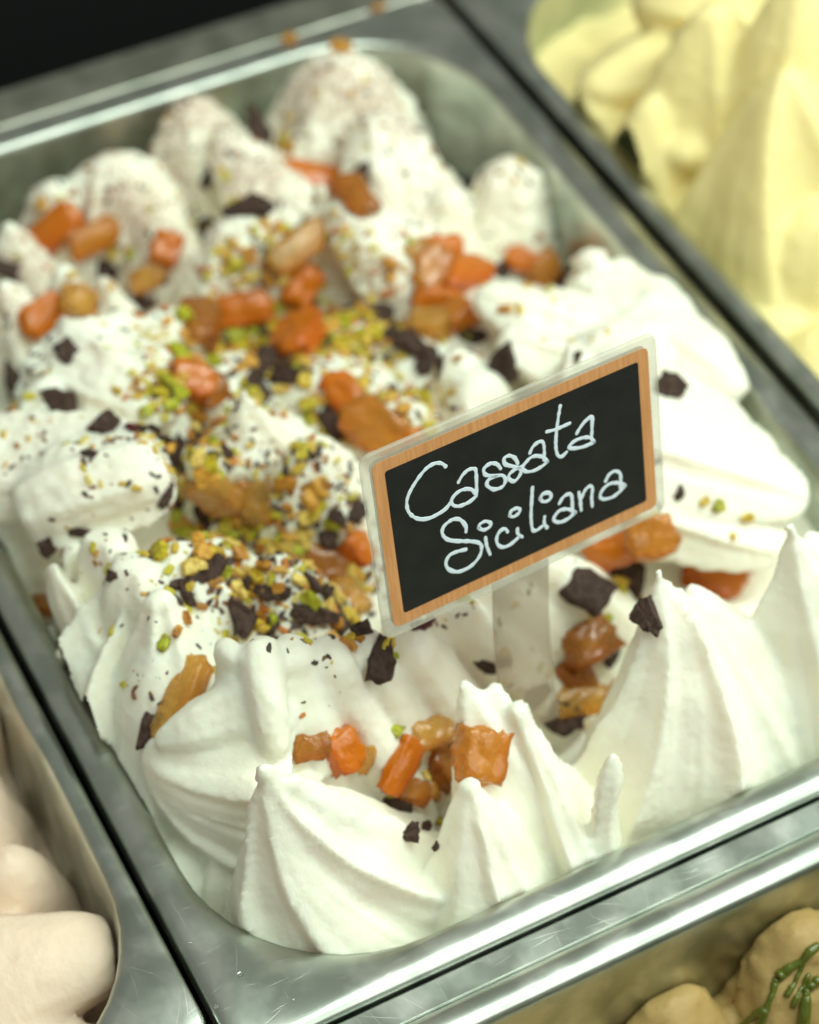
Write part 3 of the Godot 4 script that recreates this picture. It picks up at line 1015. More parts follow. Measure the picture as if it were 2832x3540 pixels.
func make_sign() -> void:
	var clear := StandardMaterial3D.new()
	clear.resource_name = "clear_plastic"
	clear.transparency = BaseMaterial3D.TRANSPARENCY_ALPHA
	clear.albedo_color = Color(0.88, 0.87, 0.80, 0.30)
	clear.roughness = 0.22
	var frosted := StandardMaterial3D.new()
	frosted.resource_name = "frosted_plastic"
	frosted.transparency = BaseMaterial3D.TRANSPARENCY_ALPHA
	frosted.albedo_color = Color(0.70, 0.64, 0.55, 0.46)
	frosted.roughness = 0.35
	var wood := StandardMaterial3D.new()
	wood.resource_name = "wood_print"
	wood.albedo_texture = wood_print()
	wood.roughness = 0.42
	var board := StandardMaterial3D.new()
	board.resource_name = "blackboard_print"
	board.albedo_texture = board_print()
	board.roughness = 0.5
	board.metallic_specular = 0.35
	var ink := StandardMaterial3D.new()
	ink.resource_name = "white_marker"
	ink.albedo_color = Color(0.86, 0.91, 0.95)
	ink.roughness = 0.7
	var o := thing("name_card", "clear plastic card with wood-look border and handwritten Cassata Siciliana, stuck in the gelato", "sign")
	o.transform = Transform3D(Basis(Vector3(0.9968, -0.0283, -0.0744), Vector3(0.0078, 0.9647, -0.2631), Vector3(0.0792, 0.2617, 0.9619)), Vector3(111.14, 79.07, -65.83) * MM)
	put("clear_plate", plate(91.0, 57.4, 3.2, -1.4, 0.0, 0.3), clear, o)
	var frame := put("wood_border", plate(85.0, 51.4, 2.2, 0.01, 0.10, 0.03), wood, o)
	var black := put("blackboard", plate(78.2, 44.6, 0.9, 0.104, 0.16, 0.02), board, o)
	put("card_back", plate(85.0, 51.4, 2.2, -1.55, -1.42, 0.03), frosted, o)
	for letter in [
		["C", [[Vector2(-21.7, 16.2), Vector2(-22.8, 17.6), Vector2(-24.7, 18.4), Vector2(-27.3, 18.0), Vector2(-30.3, 15.9), Vector2(-33.0, 13.0), Vector2(-34.1, 10.3), Vector2(-33.7, 7.2), Vector2(-31.5, 4.4), Vector2(-28.5, 3.1), Vector2(-25.7, 3.1), Vector2(-23.3, 3.6), Vector2(-21.5, 4.8)]]],
		["a", [[Vector2(-18.5, 9.9), Vector2(-17.1, 11.4), Vector2(-15.4, 12.2), Vector2(-13.9, 12.0), Vector2(-13.1, 11.2), Vector2(-13.2, 8.1), Vector2(-13.7, 3.6)], [Vector2(-13.8, 3.8), Vector2(-15.0, 6.0), Vector2(-17.5, 7.1), Vector2(-19.8, 6.7), Vector2(-21.2, 5.3), Vector2(-20.7, 3.6), Vector2(-18.8, 2.6), Vector2(-15.9, 2.6), Vector2(-13.8, 3.4)]]],
		["s", [[Vector2(-5.7, 8.4), Vector2(-6.7, 10.2), Vector2(-8.6, 11.2), Vector2(-10.6, 10.5), Vector2(-10.4, 8.6), Vector2(-7.9, 7.0), Vector2(-5.4, 6.1), Vector2(-4.6, 4.2), Vector2(-5.7, 2.7), Vector2(-8.1, 2.9), Vector2(-9.7, 4.3), Vector2(-10.3, 5.6), Vector2(-9.4, 6.7), Vector2(-7.3, 6.8)]]],
		["s", [[Vector2(-0.4, 7.6), Vector2(-1.2, 9.7), Vector2(-2.8, 11.1), Vector2(-4.3, 10.9), Vector2(-4.2, 9.1), Vector2(-2.0, 7.4), Vector2(0.1, 5.8), Vector2(0.0, 4.0), Vector2(-1.9, 2.7), Vector2(-3.5, 4.1), Vector2(-3.3, 5.4), Vector2(-1.6, 6.1), Vector2(1.1, 6.1)]]],
		["a", [[Vector2(3.6, 9.2), Vector2(4.5, 10.5), Vector2(6.0, 11.2), Vector2(7.5, 11.0), Vector2(8.0, 9.3), Vector2(7.7, 5.2)], [Vector2(8.6, 4.2), Vector2(6.8, 6.6), Vector2(4.2, 7.7), Vector2(2.1, 6.9), Vector2(0.9, 5.7), Vector2(1.8, 4.1), Vector2(4.1, 3.3), Vector2(6.8, 3.5), Vector2(8.6, 4.2)]]],
		["t", [[Vector2(14.0, 19.2), Vector2(13.1, 15.9), Vector2(12.1, 11.6), Vector2(11.6, 7.7), Vector2(11.9, 4.9), Vector2(13.1, 3.8), Vector2(14.8, 4.5)], [Vector2(9.2, 13.3), Vector2(12.1, 12.8), Vector2(16.4, 12.8)]]],
		["a", [[Vector2(18.4, 8.8), Vector2(19.6, 10.1), Vector2(21.4, 11.4), Vector2(23.4, 11.7), Vector2(23.3, 9.1), Vector2(22.8, 5.1)], [Vector2(23.5, 3.9), Vector2(22.3, 5.7), Vector2(19.9, 6.7), Vector2(17.2, 6.7), Vector2(15.6, 5.6), Vector2(17.4, 4.5), Vector2(20.3, 3.8), Vector2(23.4, 3.8)]]],
		["S", [[Vector2(-18.0, -6.0), Vector2(-17.9, -4.3), Vector2(-19.3, -1.6), Vector2(-21.5, -0.5), Vector2(-24.2, -1.3), Vector2(-25.0, -3.3), Vector2(-23.8, -5.7), Vector2(-21.2, -7.5), Vector2(-17.3, -9.4), Vector2(-14.6, -11.2), Vector2(-13.9, -13.1), Vector2(-15.0, -15.6), Vector2(-17.9, -17.3), Vector2(-21.7, -17.2), Vector2(-24.4, -15.1), Vector2(-25.0, -12.7), Vector2(-23.6, -10.9), Vector2(-21.0, -10.9), Vector2(-18.7, -11.4)]]],
		["i", [[Vector2(-12.4, -10.4), Vector2(-12.3, -13.2), Vector2(-11.6, -16.3)], [Vector2(-14.1, -6.6), Vector2(-13.6, -5.6), Vector2(-11.9, -5.5), Vector2(-10.4, -6.8), Vector2(-10.9, -7.8), Vector2(-12.7, -7.9), Vector2(-14.1, -6.6)]]],
		["c", [[Vector2(-5.6, -11.8), Vector2(-6.2, -10.6), Vector2(-7.7, -10.5), Vector2(-9.0, -12.0), Vector2(-9.0, -14.2), Vector2(-7.6, -15.9), Vector2(-5.3, -16.2), Vector2(-2.8, -15.3)]]],
		["i", [[Vector2(-2.5, -12.3), Vector2(-2.5, -13.9), Vector2(-1.3, -15.5)], [Vector2(-4.5, -7.1), Vector2(-3.8, -5.9), Vector2(-2.2, -5.8), Vector2(-1.2, -6.6), Vector2(-1.6, -7.6), Vector2(-3.3, -8.0), Vector2(-4.5, -7.1)]]],
		["l", [[Vector2(3.3, -1.7), Vector2(2.6, -6.2), Vector2(2.0, -10.8), Vector2(2.1, -14.6), Vector2(3.2, -15.5), Vector2(5.1, -15.1)]]],
		["i", [[Vector2(6.2, -12.4), Vector2(5.9, -14.4), Vector2(6.6, -16.1)], [Vector2(5.3, -6.2), Vector2(6.3, -5.1), Vector2(8.0, -5.5), Vector2(8.8, -6.6), Vector2(8.1, -7.8), Vector2(6.3, -7.6), Vector2(5.3, -6.2)]]],
		["a", [[Vector2(11.1, -10.4), Vector2(12.6, -8.9), Vector2(14.4, -8.8), Vector2(15.2, -10.1), Vector2(15.0, -14.9)], [Vector2(15.8, -15.4), Vector2(14.0, -13.6), Vector2(11.3, -12.6), Vector2(9.4, -13.6), Vector2(9.0, -14.9), Vector2(10.7, -16.3), Vector2(13.5, -16.4), Vector2(15.8, -15.3)]]],
		["n", [[Vector2(17.5, -9.6), Vector2(17.7, -11.9), Vector2(17.8, -15.6)], [Vector2(17.8, -12.5), Vector2(19.5, -9.9), Vector2(21.1, -9.3), Vector2(21.9, -10.4), Vector2(21.4, -13.0), Vector2(21.4, -16.0)]]],
		["a", [[Vector2(26.3, -9.9), Vector2(27.6, -8.4), Vector2(29.5, -8.2), Vector2(31.0, -9.6), Vector2(31.1, -11.8), Vector2(30.8, -14.1)], [Vector2(32.4, -14.2), Vector2(30.1, -12.3), Vector2(27.4, -11.4), Vector2(25.2, -12.2), Vector2(24.1, -13.9), Vector2(25.2, -15.4), Vector2(28.0, -16.0), Vector2(30.5, -15.3), Vector2(32.4, -14.2)]]],
	]:
		var st := SurfaceTool.new()
		st.begin(Mesh.PRIMITIVE_TRIANGLES)
		st.set_smooth_group(-1)
		var lift := 0.162
		for line in letter[1]:
			stroke(line, 1.05, st, lift)
			lift += 0.02
		st.generate_normals()
		put("letter", st.commit(), ink, black)
	# the stem: a slightly bowed frosted strip that goes down into the gelato
	var st := SurfaceTool.new()
	st.begin(Mesh.PRIMITIVE_TRIANGLES)
	var rows := 14
	for k in rows + 1:
		var t := float(k) / rows
		var y := -28.4 - 56.0 * t
		var z := -2.2 - 3.2 * sin(PI * t * 0.8)
		for p in [Vector3(-9.2, y, z), Vector3(-8.8, y, z + 0.6), Vector3(8.8, y, z + 0.6), Vector3(9.2, y, z), Vector3(8.8, y, z - 0.6), Vector3(-8.8, y, z - 0.6)]:
			st.add_vertex((p + Vector3(-1.5, 0, 0)) * MM)
	for k in rows:
		for i in 6:
			var j := (i + 1) % 6
			var a := k * 6 + i
			var b := k * 6 + j
			st.add_index(a); st.add_index(b); st.add_index(a + 6)
			st.add_index(b); st.add_index(b + 6); st.add_index(a + 6)
	st.generate_normals()
	put("stem", st.commit(), frosted, o)


func wood_print() -> ImageTexture:
	var w := 1024
	var h := 640
	var im := Image.create(w, h, false, Image.FORMAT_RGB8)
	var g := FastNoiseLite.new()
	g.seed = 4
	g.frequency = 0.02
	g.fractal_octaves = 4
	for y in h:
		for x in w:
			# the grain stands upright on the long sides, as on a printed frame
			var v := 0.5 + 0.5 * g.get_noise_2d(x * 3.2, y * 0.16)
			var s := 0.5 + 0.5 * g.get_noise_2d(x * 14.0 + 300.0, y * 0.7)
			var c := Color(0.77, 0.52, 0.31).lerp(Color(0.90, 0.68, 0.46), v).lerp(Color(0.66, 0.40, 0.22), 0.35 * s * s)
			im.set_pixel(x, y, c)
	return ImageTexture.create_from_image(im)


func board_print() -> ImageTexture:
	var w := 1024
	var h := 584
	var im := Image.create(w, h, false, Image.FORMAT_RGB8)
	var g := FastNoiseLite.new()
	g.seed = 14
	g.frequency = 0.006
	g.fractal_octaves = 5
	var r := RandomNumberGenerator.new()
	r.seed = 77
	for y in h:
		for x in w:
			var v := 0.118 + 0.025 * g.get_noise_2d(x, y) + 0.010 * r.randf()
			im.set_pixel(x, y, Color(v * 1.02, v * 1.03, v * 0.95))
	for k in 46:
		var p := Vector2(r.randf() * w, r.randf() * h)
		var a := r.randf() * PI
		var bright := r.randf_range(0.05, 0.16)
		for s in r.randi_range(8, 90):
			a += r.randf_range(-0.03, 0.03)
			p += Vector2(cos(a), sin(a))
			if p.x < 0 or p.y < 0 or p.x >= w or p.y >= h:
				break
			var c := im.get_pixel(int(p.x), int(p.y))
			im.set_pixel(int(p.x), int(p.y), c + Color(bright, bright, bright) * r.randf_range(0.4, 1.0))
	return ImageTexture.create_from_image(im)


# ---------------------------------------------------------------- toppings
func chunk(sd: int, roundness: float, rough: float, freq: float, tint: Callable, n := 6, flat := false) -> ArrayMesh:
	# a lump between a cube and a ball, one unit across, dented by noise
	var g := FastNoiseLite.new()
	g.seed = sd
	g.frequency = freq
	g.fractal_octaves = 2
	var st := SurfaceTool.new()
	st.begin(Mesh.PRIMITIVE_TRIANGLES)
	if flat:
		st.set_smooth_group(-1)
	else:
		st.set_smooth_group(0)
	for face in 6:
		var axis := face / 2
		var sign := 1.0 if face % 2 == 0 else -1.0
		var grid := []
		for i in n + 1:
			for j in n + 1:
				var p := Vector3.ZERO
				p[axis] = sign
				p[(axis + 1) % 3] = tan((2.0 * i / n - 1.0) * PI / 4) * sign
				p[(axis + 2) % 3] = tan((2.0 * j / n - 1.0) * PI / 4)
				var q := p.lerp(p.normalized() * 1.15, roundness)
				q *= 1.0 + rough * g.get_noise_3dv(q * 1.0) + rough * 0.4 * g.get_noise_3dv(q * 3.1)
				grid.append(q * 0.5)
		for i in n:
			for j in n:
				var a: Vector3 = grid[i * (n + 1) + j]
				var b: Vector3 = grid[(i + 1) * (n + 1) + j]
				var c: Vector3 = grid[i * (n + 1) + j + 1]
				var d: Vector3 = grid[(i + 1) * (n + 1) + j + 1]
				for p in [a, c, b, b, c, d]:
					st.set_color(tint.call(p))
					st.add_vertex(p)
	st.generate_normals()
	return st.commit()


func shard(sd: int) -> ArrayMesh:
	# a broken flake of chocolate: an uneven plate one unit long, with chipped edges
	var g := RandomNumberGenerator.new()
	g.seed = sd * 31 + 5
	var st := SurfaceTool.new()
	st.begin(Mesh.PRIMITIVE_TRIANGLES)
	st.set_smooth_group(-1)
	var n := 5 + sd % 4
	var ring := []
	for k in n:
		var a := TAU * (k + g.randf_range(-0.44, 0.44)) / n
		var r := g.randf_range(0.32, 0.66)
		ring.append(Vector2(cos(a), sin(a)) * r)
	# crumbled edges: every side broken into three uneven steps
	var rough := []
	for k in n:
		for e in 3:
			rough.append(ring[k].lerp(ring[(k + 1) % n], (e + g.randf_range(-0.2, 0.2)) / 3.0) * (1.0 + (g.randf_range(-0.12, 0.08) if e > 0 else 0.0)))
	ring = rough
	n *= 3
	var levels := []
	for spec in [[0.82, -0.5], [1.0, -0.28], [1.03, 0.2], [0.86, 0.48]]:
		var l := []
		for k in n:
			var p: Vector2 = ring[k] * (spec[0] + g.randf_range(-0.06, 0.06))
			l.append(Vector3(p.x, spec[1] + g.randf_range(-0.10, 0.10) + 0.35 * p.x * p.x, p.y))
		levels.append(l)
	for k in 3:
		for i in n:
			var j := (i + 1) % n
			for p in [levels[k][i], levels[k + 1][j], levels[k + 1][i], levels[k][i], levels[k][j], levels[k + 1][j]]:
				st.add_vertex(p)
	var top := Vector3(g.randf_range(-0.1, 0.1), 0.62, g.randf_range(-0.1, 0.1))
	var low := Vector3(0, -0.5, 0)
	for i in n:
		var j := (i + 1) % n
		for p in [top, levels[3][i], levels[3][j], low, levels[0][j], levels[0][i]]:
			st.add_vertex(p)
	st.generate_normals()
	return st.commit()


func lay(o: Node3D, at: Vector3, up: Vector3, along: Vector3, size: Vector3, roll := 0.0) -> void:
	var side := up.cross(along).normalized()
	var b := Basis(along.normalized(), along.cross(side).normalized() * -1.0, side)
	b = Basis(along.normalized(), side.cross(along).normalized(), side)
	if b.determinant() < 0:
		b.z = -b.z
	b = b * Basis(Vector3(1, 0, 0), roll)
	o.transform = Transform3D(b * Basis.from_scale(size * MM), at * MM)


func make_toppings() -> void:
	var peel: Array[StandardMaterial3D] = []
	for tone in [[Color(0.91, 0.60, 0.20), 0.42], [Color(0.88, 0.49, 0.08), 0.66], [Color(0.94, 0.72, 0.34), 0.34], [Color(0.78, 0.50, 0.17), 0.40]]:
		var m := StandardMaterial3D.new()
		m.resource_name = "candied_orange"
		m.albedo_color = Color(tone[0], tone[1])
		m.vertex_color_use_as_albedo = true
		m.roughness = 0.16
		m.metallic_specular = 0.4
		m.refraction_enabled = true
		m.refraction_scale = 0.036
		m.clearcoat_enabled = true
		m.clearcoat = 0.55
		m.clearcoat_roughness = 0.07
		m.heightmap_enabled = true
		m.heightmap_texture = noise_tex(0.03, 4, 256, null, 8)
		m.heightmap_scale = 0.05
		m.uv1_triplanar = true
		m.uv1_world_triplanar = true
		m.uv1_scale = Vector3(60, 60, 60)
		peel.append(m)
	choc = StandardMaterial3D.new()
	choc.resource_name = "chocolate"
	choc.albedo_color = Color(0.31, 0.245, 0.215)
	choc.albedo_texture = noise_tex(0.03, 4, 256, ramp2(Color(0.72, 0.66, 0.62), Color(1, 1, 1), 0.3, 0.6), 12)
	choc.roughness = 0.62
	choc.metallic_specular = 0.3
	choc.heightmap_enabled = true
	choc.heightmap_texture = noise_tex(0.05, 4, 256, null, 18)
	choc.heightmap_scale = 0.05
	choc.uv1_triplanar = true
	choc.uv1_world_triplanar = true
	choc.uv1_scale = Vector3(40, 40, 40)
	var maroon := StandardMaterial3D.new()
	maroon.resource_name = "dried_fruit"
	maroon.albedo_color = Color(0.30, 0.07, 0.08)
	maroon.roughness = 0.4
	var cubes: Array[ArrayMesh] = []
	for k in 6:
		var g := FastNoiseLite.new()
		g.seed = 40 + k
		var tint := func(p: Vector3) -> Color:
			var red := smoothstep(0.12, 0.5, -p.z + 0.25 * g.get_noise_3dv(p * 160.0))
			return Color(1, 1, 1).lerp(Color(0.92, 0.66, 0.36), 0.85 * red).lerp(Color(0.80, 0.62, 0.45), 0.5 * smoothstep(0.0, 0.6, g.get_noise_3dv(p * 240.0)))
		cubes.append(chunk(60 + k, 0.42 if k < 5 else 0.45, 0.28 if k < 5 else 0.16, 0.8, tint, 9))
	var flakes: Array[ArrayMesh] = []
	for k in 9:
		flakes.append(shard(k))
	var list := [
		["o", 82.4, 18.6, -32.5, -0.18, 0.81, 0.56, 0.53, 0.56, -0.64, 14.3, 12.4, 0, "large square candied orange cube standing on the front rim peaks"],
		["o", 66.4, 5.3, -48.0, 0.06, 0.67, 0.74, 0.77, 0.43, -0.46, 15.7, 6.9, 1, "red-orange upright candied peel strip in the hollow beside the square cube"],
		["o", 78.9, 3.1, -55.3, 0.37, 0.67, 0.64, 0.92, -0.35, -0.17, 13.4, 8.0, 2, "amber candied orange piece behind the square cube at the hollow"],
		["o", 81.0, -11.3, -51.7, 0.59, 0.61, 0.52, 0.52, -0.79, 0.34, 13.7, 9.4, 3, "dark amber candied orange piece deep in the hollow left of the square cube"],
		["o", 68.8, -5.5, -45.1, 0.02, 0.80, 0.60, 0.85, -0.33, 0.41, 8.3, 6.1, 0, "small dark orange piece at the bottom of the front hollow"],
		["o", 50.5, 15.5, -53.8, 0.50, 0.59, 0.63, 0.21, -0.79, 0.58, 10.9, 10.0, 1, "bright orange candied cube lying on the pinkish fold above the front left peak"],
		["o", 58.6, 8.2, -52.9, -0.66, 0.52, 0.55, 0.47, 0.85, -0.24, 7.8, 4.5, 2, "small bright orange chip next to the bright cube on the pinkish fold"],
		["o", 42.6, 21.9, -54.1, -0.19, 0.75, 0.64, 0.96, 0.01, 0.27, 8.9, 6.6, 3, "pale amber candied piece half sunk left of the bright orange cube"],
		["o", 18.7, 21.6, -84.2, -0.37, 0.90, 0.23, 0.72, 0.43, -0.54, 22.9, 8.6, 2, "long amber candied peel stick leaning at the left front with a red end"],
		["o", 135.0, -19.3, -68.5, -0.00, 0.62, 0.79, 0.39, -0.72, 0.57, 13.4, 9.5, 3, "amber candied piece with an orange tip right of the card stem"],
		["o", 132.7, -23.0, -62.1, 0.11, 0.67, 0.73, 0.96, -0.25, 0.08, 16.2, 8.5, 2, "glossy amber candied wedge on chocolate right of the card stem"],
		["o", 140.3, -9.4, -71.1, 0.24, 0.67, 0.70, 0.97, -0.13, -0.21, 15.5, 12.1, 3, "translucent honey-brown candied cube behind the card stem"],
		["o", 169.7, 7.4, -85.2, -0.25, 0.75, 0.61, 0.96, 0.13, 0.24, 13.7, 11.8, 0, "amber candied cube right under the lower corner of the card"],
		["o", 159.1, 3.0, -89.6, -0.56, 0.29, 0.77, 0.78, 0.49, 0.39, 13.2, 8.9, 1, "orange candied strip under the lower edge of the card"],
		["o", 192.8, -19.9, -80.2, 0.03, 1.00, 0.02, 0.42, -0.03, 0.91, 16.6, 16.4, 1, "red-amber candied lump between the two tall right front peaks"],
		["o", 61.9, 13.6, -157.2, -0.58, -0.05, 0.82, 0.53, -0.78, 0.33, 13.8, 11.0, 2, "amber candied piece at the left of the orange cluster under the rounded dollop"],
		["o", 68.2, 7.5, -156.3, -0.29, 0.80, 0.53, 0.76, 0.53, -0.38, 9.1, 8.3, 0, "vivid orange candied piece in the middle of the cluster under the rounded dollop"],
		["o", 74.1, 7.1, -150.1, -0.58, 0.79, 0.20, 0.64, 0.59, -0.49, 10.8, 10.9, 2, "golden candied cube at the right of the cluster under the rounded dollop"],
		["o", 93.7, -2.1, -128.6, 0.38, 0.72, 0.57, 0.37, -0.69, 0.62, 9.8, 8.7, 1, "red candied chip beside the left edge of the card"],
		["o", 84.8, -6.5, -129.6, -0.15, 0.77, 0.62, 0.80, -0.27, 0.53, 17.3, 11.4, 3, "wide dark amber candied piece in the lower nut heap left of the card"],
		["o", 85.2, -6.2, -115.1, -0.03, 0.99, 0.15, 0.16, -0.15, 0.98, 10.7, 8.4, 2, "yellow-amber candied piece close to the lower left corner of the card"],
		["o", 119.2, -1.2, -187.3, -0.16, 0.88, 0.44, 0.09, -0.44, 0.90, 13.0, 10.1, 1, "red-orange candied piece at the top of the big glossy cluster above the card"],
		["o", 119.3, 4.2, -164.5, -0.33, 0.86, 0.39, 0.52, -0.18, 0.84, 18.1, 13.4, 0, "largest glossy amber candied lump above the upper left corner of the card"],
		["o", 128.2, 3.2, -157.9, -0.15, 0.84, 0.53, 0.97, 0.01, 0.25, 6.0, 4.8, 1, "small red-orange chip touching the upper left corner of the card"],
		["o", 120.0, -5.5, -219.9, 0.09, 0.97, -0.23, 0.66, -0.23, -0.71, 21.2, 13.6, 1, "vivid orange candied cube in the middle of the upper nut heap"],
		["o", 72.9, 15.2, -200.8, -0.04, 0.68, 0.73, 0.78, -0.44, 0.45, 13.9, 10.6, 1, "orange candied cube at the left end of the upper nut heap"],
		["o", 78.0, 10.0, -197.8, 0.35, 0.76, 0.55, 0.92, -0.18, -0.35, 11.0, 8.3, 3, "brown amber candied bit beside the cube at the left of the nut heap"],
		["o", 112.3, -12.2, -248.0, -0.27, 0.73, 0.62, 0.95, 0.09, 0.31, 17.5, 10.2, 1, "glossy red-orange candied piece below the chocolate-topped dollop"],
		["o", 89.9, 1.5, -233.9, 0.38, 0.92, -0.05, 0.47, -0.24, -0.85, 19.5, 13.0, 3, "honey-coloured candied cube at the upper left of the nut heap"],
		["o", 171.1, -1.4, -225.4, 0.03, 0.87, 0.49, 0.80, 0.28, -0.54, 14.9, 11.1, 0, "topmost piece of the tall orange cluster in the middle right"],
		["o", 182.1, -8.4, -225.0, 0.38, 0.88, 0.29, 0.93, -0.35, -0.15, 20.8, 12.1, 1, "red-orange right-hand piece of the tall orange cluster"],
		["o", 168.8, -7.8, -216.6, -0.14, 0.63, 0.77, 0.67, -0.51, 0.53, 14.7, 11.4, 1, "middle orange piece of the tall orange cluster"],
		["o", 159.3, -3.7, -203.4, -0.40, 0.90, -0.18, 0.54, 0.40, 0.74, 13.8, 11.3, 2, "round amber piece at the foot of the tall orange cluster"],
		["o", 169.9, -2.9, -203.1, -0.18, 0.98, 0.01, 0.98, 0.18, -0.06, 9.1, 10.2, 0, "small orange piece at the right foot of the tall orange cluster"],
		["o", 216.1, -26.8, -240.3, -0.35, 0.56, 0.75, 0.76, -0.31, 0.58, 10.1, 7.4, 1, "bright red-orange candied cube near the right wall beside the jagged white peak"],
		["o", 221.9, -31.4, -237.2, 0.27, 0.59, 0.77, 0.94, 0.04, -0.35, 11.8, 10.6, 0, "orange candied piece leaning on the right wall side by the jagged white peak"],
		["o", 133.8, 5.5, -249.8, 0.10, 0.63, 0.77, 0.96, 0.14, -0.24, 22.1, 9.7, 2, "long amber candied wedge on the right flank of the chocolate-topped dollop"],
		["o", 132.1, -7.1, -244.6, -0.03, 0.60, 0.80, 0.75, 0.54, -0.37, 13.8, 9.4, 1, "dark red candied piece under the long amber wedge"],
		["o", 180.6, -3.1, -234.7, 0.18, 0.83, 0.52, 0.98, -0.21, -0.00, 11.8, 8.6, 1, "orange bit behind the tall orange cluster"],
		["o", 170.2, 1.8, -232.4, 0.02, 0.80, 0.60, 0.98, 0.09, -0.15, 9.0, 7.3, 2, "yellow candied bit at the end of the white ridge"],
		["o", 68.5, -12.1, -311.5, -0.58, 0.69, 0.43, 0.80, 0.59, 0.12, 25.8, 10.8, 1, "long red candied strip lying at the left back of the pan"],
		["o", 80.9, -12.5, -305.1, 0.13, 0.60, 0.79, 0.99, -0.02, -0.15, 16.8, 9.6, 0, "amber candied strip next to the long red strip at the left back"],
		["o", 98.8, -5.6, -280.5, 0.04, 0.75, 0.66, 0.66, 0.47, -0.59, 11.0, 9.2, 1, "orange candied piece wedged left of the chocolate-topped dollop"],
		["o", 90.5, -13.3, -278.2, -0.15, 0.75, 0.65, 0.97, 0.23, -0.04, 11.4, 7.4, 2, "golden candied bit in the dark hollow left of the chocolate-topped dollop"],
		["o", 50.4, -6.7, -270.5, 0.11, 0.81, 0.58, 0.93, 0.12, -0.35, 16.8, 11.0, 1, "red-amber candied lump at the left wall of the pan"],
		["o", 60.9, -2.4, -267.1, 0.27, 0.66, 0.70, 0.52, 0.52, -0.68, 8.7, 11.3, 2, "amber bit beside the red-amber lump at the left wall"],
		["o", 165.6, -16.5, -299.6, 0.26, 0.90, 0.36, 0.88, -0.38, 0.30, 26.9, 10.0, 1, "dark red candied strip under the tallest back peak"],
		["o", 156.4, 16.3, -251.1, 0.08, 0.99, 0.11, 0.10, -0.12, 0.99, 15.2, 9.9, 3, "brown candied piece right of the strip under the tallest back peak"],
		["o", 191.5, 11.1, -331.3, -0.03, 1.00, 0.07, 0.39, -0.06, 0.92, 6.6, 5.4, 2, "tiny orange crumb on the tip of the tallest back peak"],
		["o", 6.3, -17.2, -163.7, 0.01, 0.72, 0.69, 0.51, 0.59, -0.63, 5.7, 8.8, 3, "amber candied piece pressed against the left wall beside the white blade"],
		["o", 161.4, -14.7, -317.0, -0.62, 0.76, 0.19, 0.60, 0.32, 0.73, 8.0, 6.0, 2, "yellow candied bit at the foot of the tallest back peak"],
		["k", 64.0, -9.2, -44.5, -0.43, 0.70, 0.57, 0.90, 0.33, 0.27, 13.9, 10.7, 0, "rough chocolate chunk at the edge of the front hollow"],
		["k", 58.3, 5.9, -27.2, 0.34, 0.76, 0.55, 0.81, 0.05, -0.58, 7.4, 4.9, 1, "crumbly chocolate bit below the rough chunk at the front hollow"],
		["k", 66.1, -4.5, -32.0, 0.44, 0.87, -0.23, 0.68, -0.49, -0.55, 9.5, 2.6, 2, "narrow chocolate splinter on the folded front peak"],
		["k", 63.2, 5.1, -20.1, -0.70, 0.72, 0.03, 0.69, 0.68, -0.27, 3.1, 1.8, 3, "tiny chocolate splinter low on the folded front peak"],
		["k", 68.7, 33.0, -63.4, 0.19, 0.70, 0.69, 0.62, 0.46, -0.63, 10.9, 6.6, 4, "dark pointed chocolate flake below the lower left corner of the card"],
		["k", 44.2, 23.9, -101.0, -0.21, 0.80, 0.56, 0.10, -0.55, 0.83, 13.8, 7.1, 5, "triangular chocolate shard on top of the lobed front dollop"],
		["k", 55.6, 24.0, -105.1, -0.47, 0.78, 0.40, 0.74, 0.10, 0.67, 10.9, 5.6, 0, "square-cut chocolate piece above the lobed front dollop"],
		["k", 64.7, 16.9, -97.5, 0.08, 0.76, 0.65, 0.84, -0.40, 0.36, 12.8, 4.9, 1, "flat chocolate shard on the fold right of the triangular one"],
		["k", 74.0, 5.6, -97.0, 0.48, 0.75, 0.47, 0.85, -0.26, -0.46, 8.3, 5.5, 2, "small chocolate square right of the flat shard"],
		["k", 67.7, 36.1, -72.1, -0.01, 0.99, -0.14, 0.54, 0.12, 0.84, 6.2, 5.4, 3, "dark chocolate bit beside the card's lower left corner"],
		["k", 39.1, 33.8, -112.6, -0.03, 0.85, 0.52, 0.99, 0.08, -0.08, 11.9, 5.3, 4, "long chocolate shard at the left end of the lower nut heap"],
		["k", 31.1, 33.8, -113.0, -0.01, 0.85, 0.53, 1.00, -0.02, 0.06, 8.0, 2.4, 5, "thin chocolate strip left of the lower nut heap"],
		["k", 46.6, 29.2, -121.3, 0.45, 0.85, 0.29, 0.71, -0.14, -0.69, 9.2, 4.6, 0, "chocolate piece on the lower nut heap near the pale pistachios"],
		["k", 8.9, 16.0, -82.2, -0.43, 0.89, -0.16, 0.81, 0.30, -0.50, 11.3, 7.4, 1, "leaf-shaped chocolate flake under the long amber stick"],
		["k", 144.0, 6.6, -77.2, 0.05, 0.73, 0.69, 1.00, -0.07, 0.00, 18.0, 14.0, 2, "thick round chocolate chunk right of the card stem"],
		["k", 166.0, -14.7, -92.2, 0.15, 0.91, 0.38, 0.77, 0.13, -0.62, 21.0, 11.8, 3, "upright grey-brown chocolate shard standing at the tall right peak"],
		["k", 136.2, 42.3, -37.1, -0.57, 0.77, 0.29, 0.06, -0.32, 0.95, 12.5, 7.5, 4, "oval chocolate flake on the flank of the tall right peak"],
		["k", 149.3, -16.3, -70.8, 0.07, 0.69, 0.72, 0.68, 0.50, -0.54, 10.0, 7.0, 5, "dark chocolate piece between the honey cube and the tall right peak"],
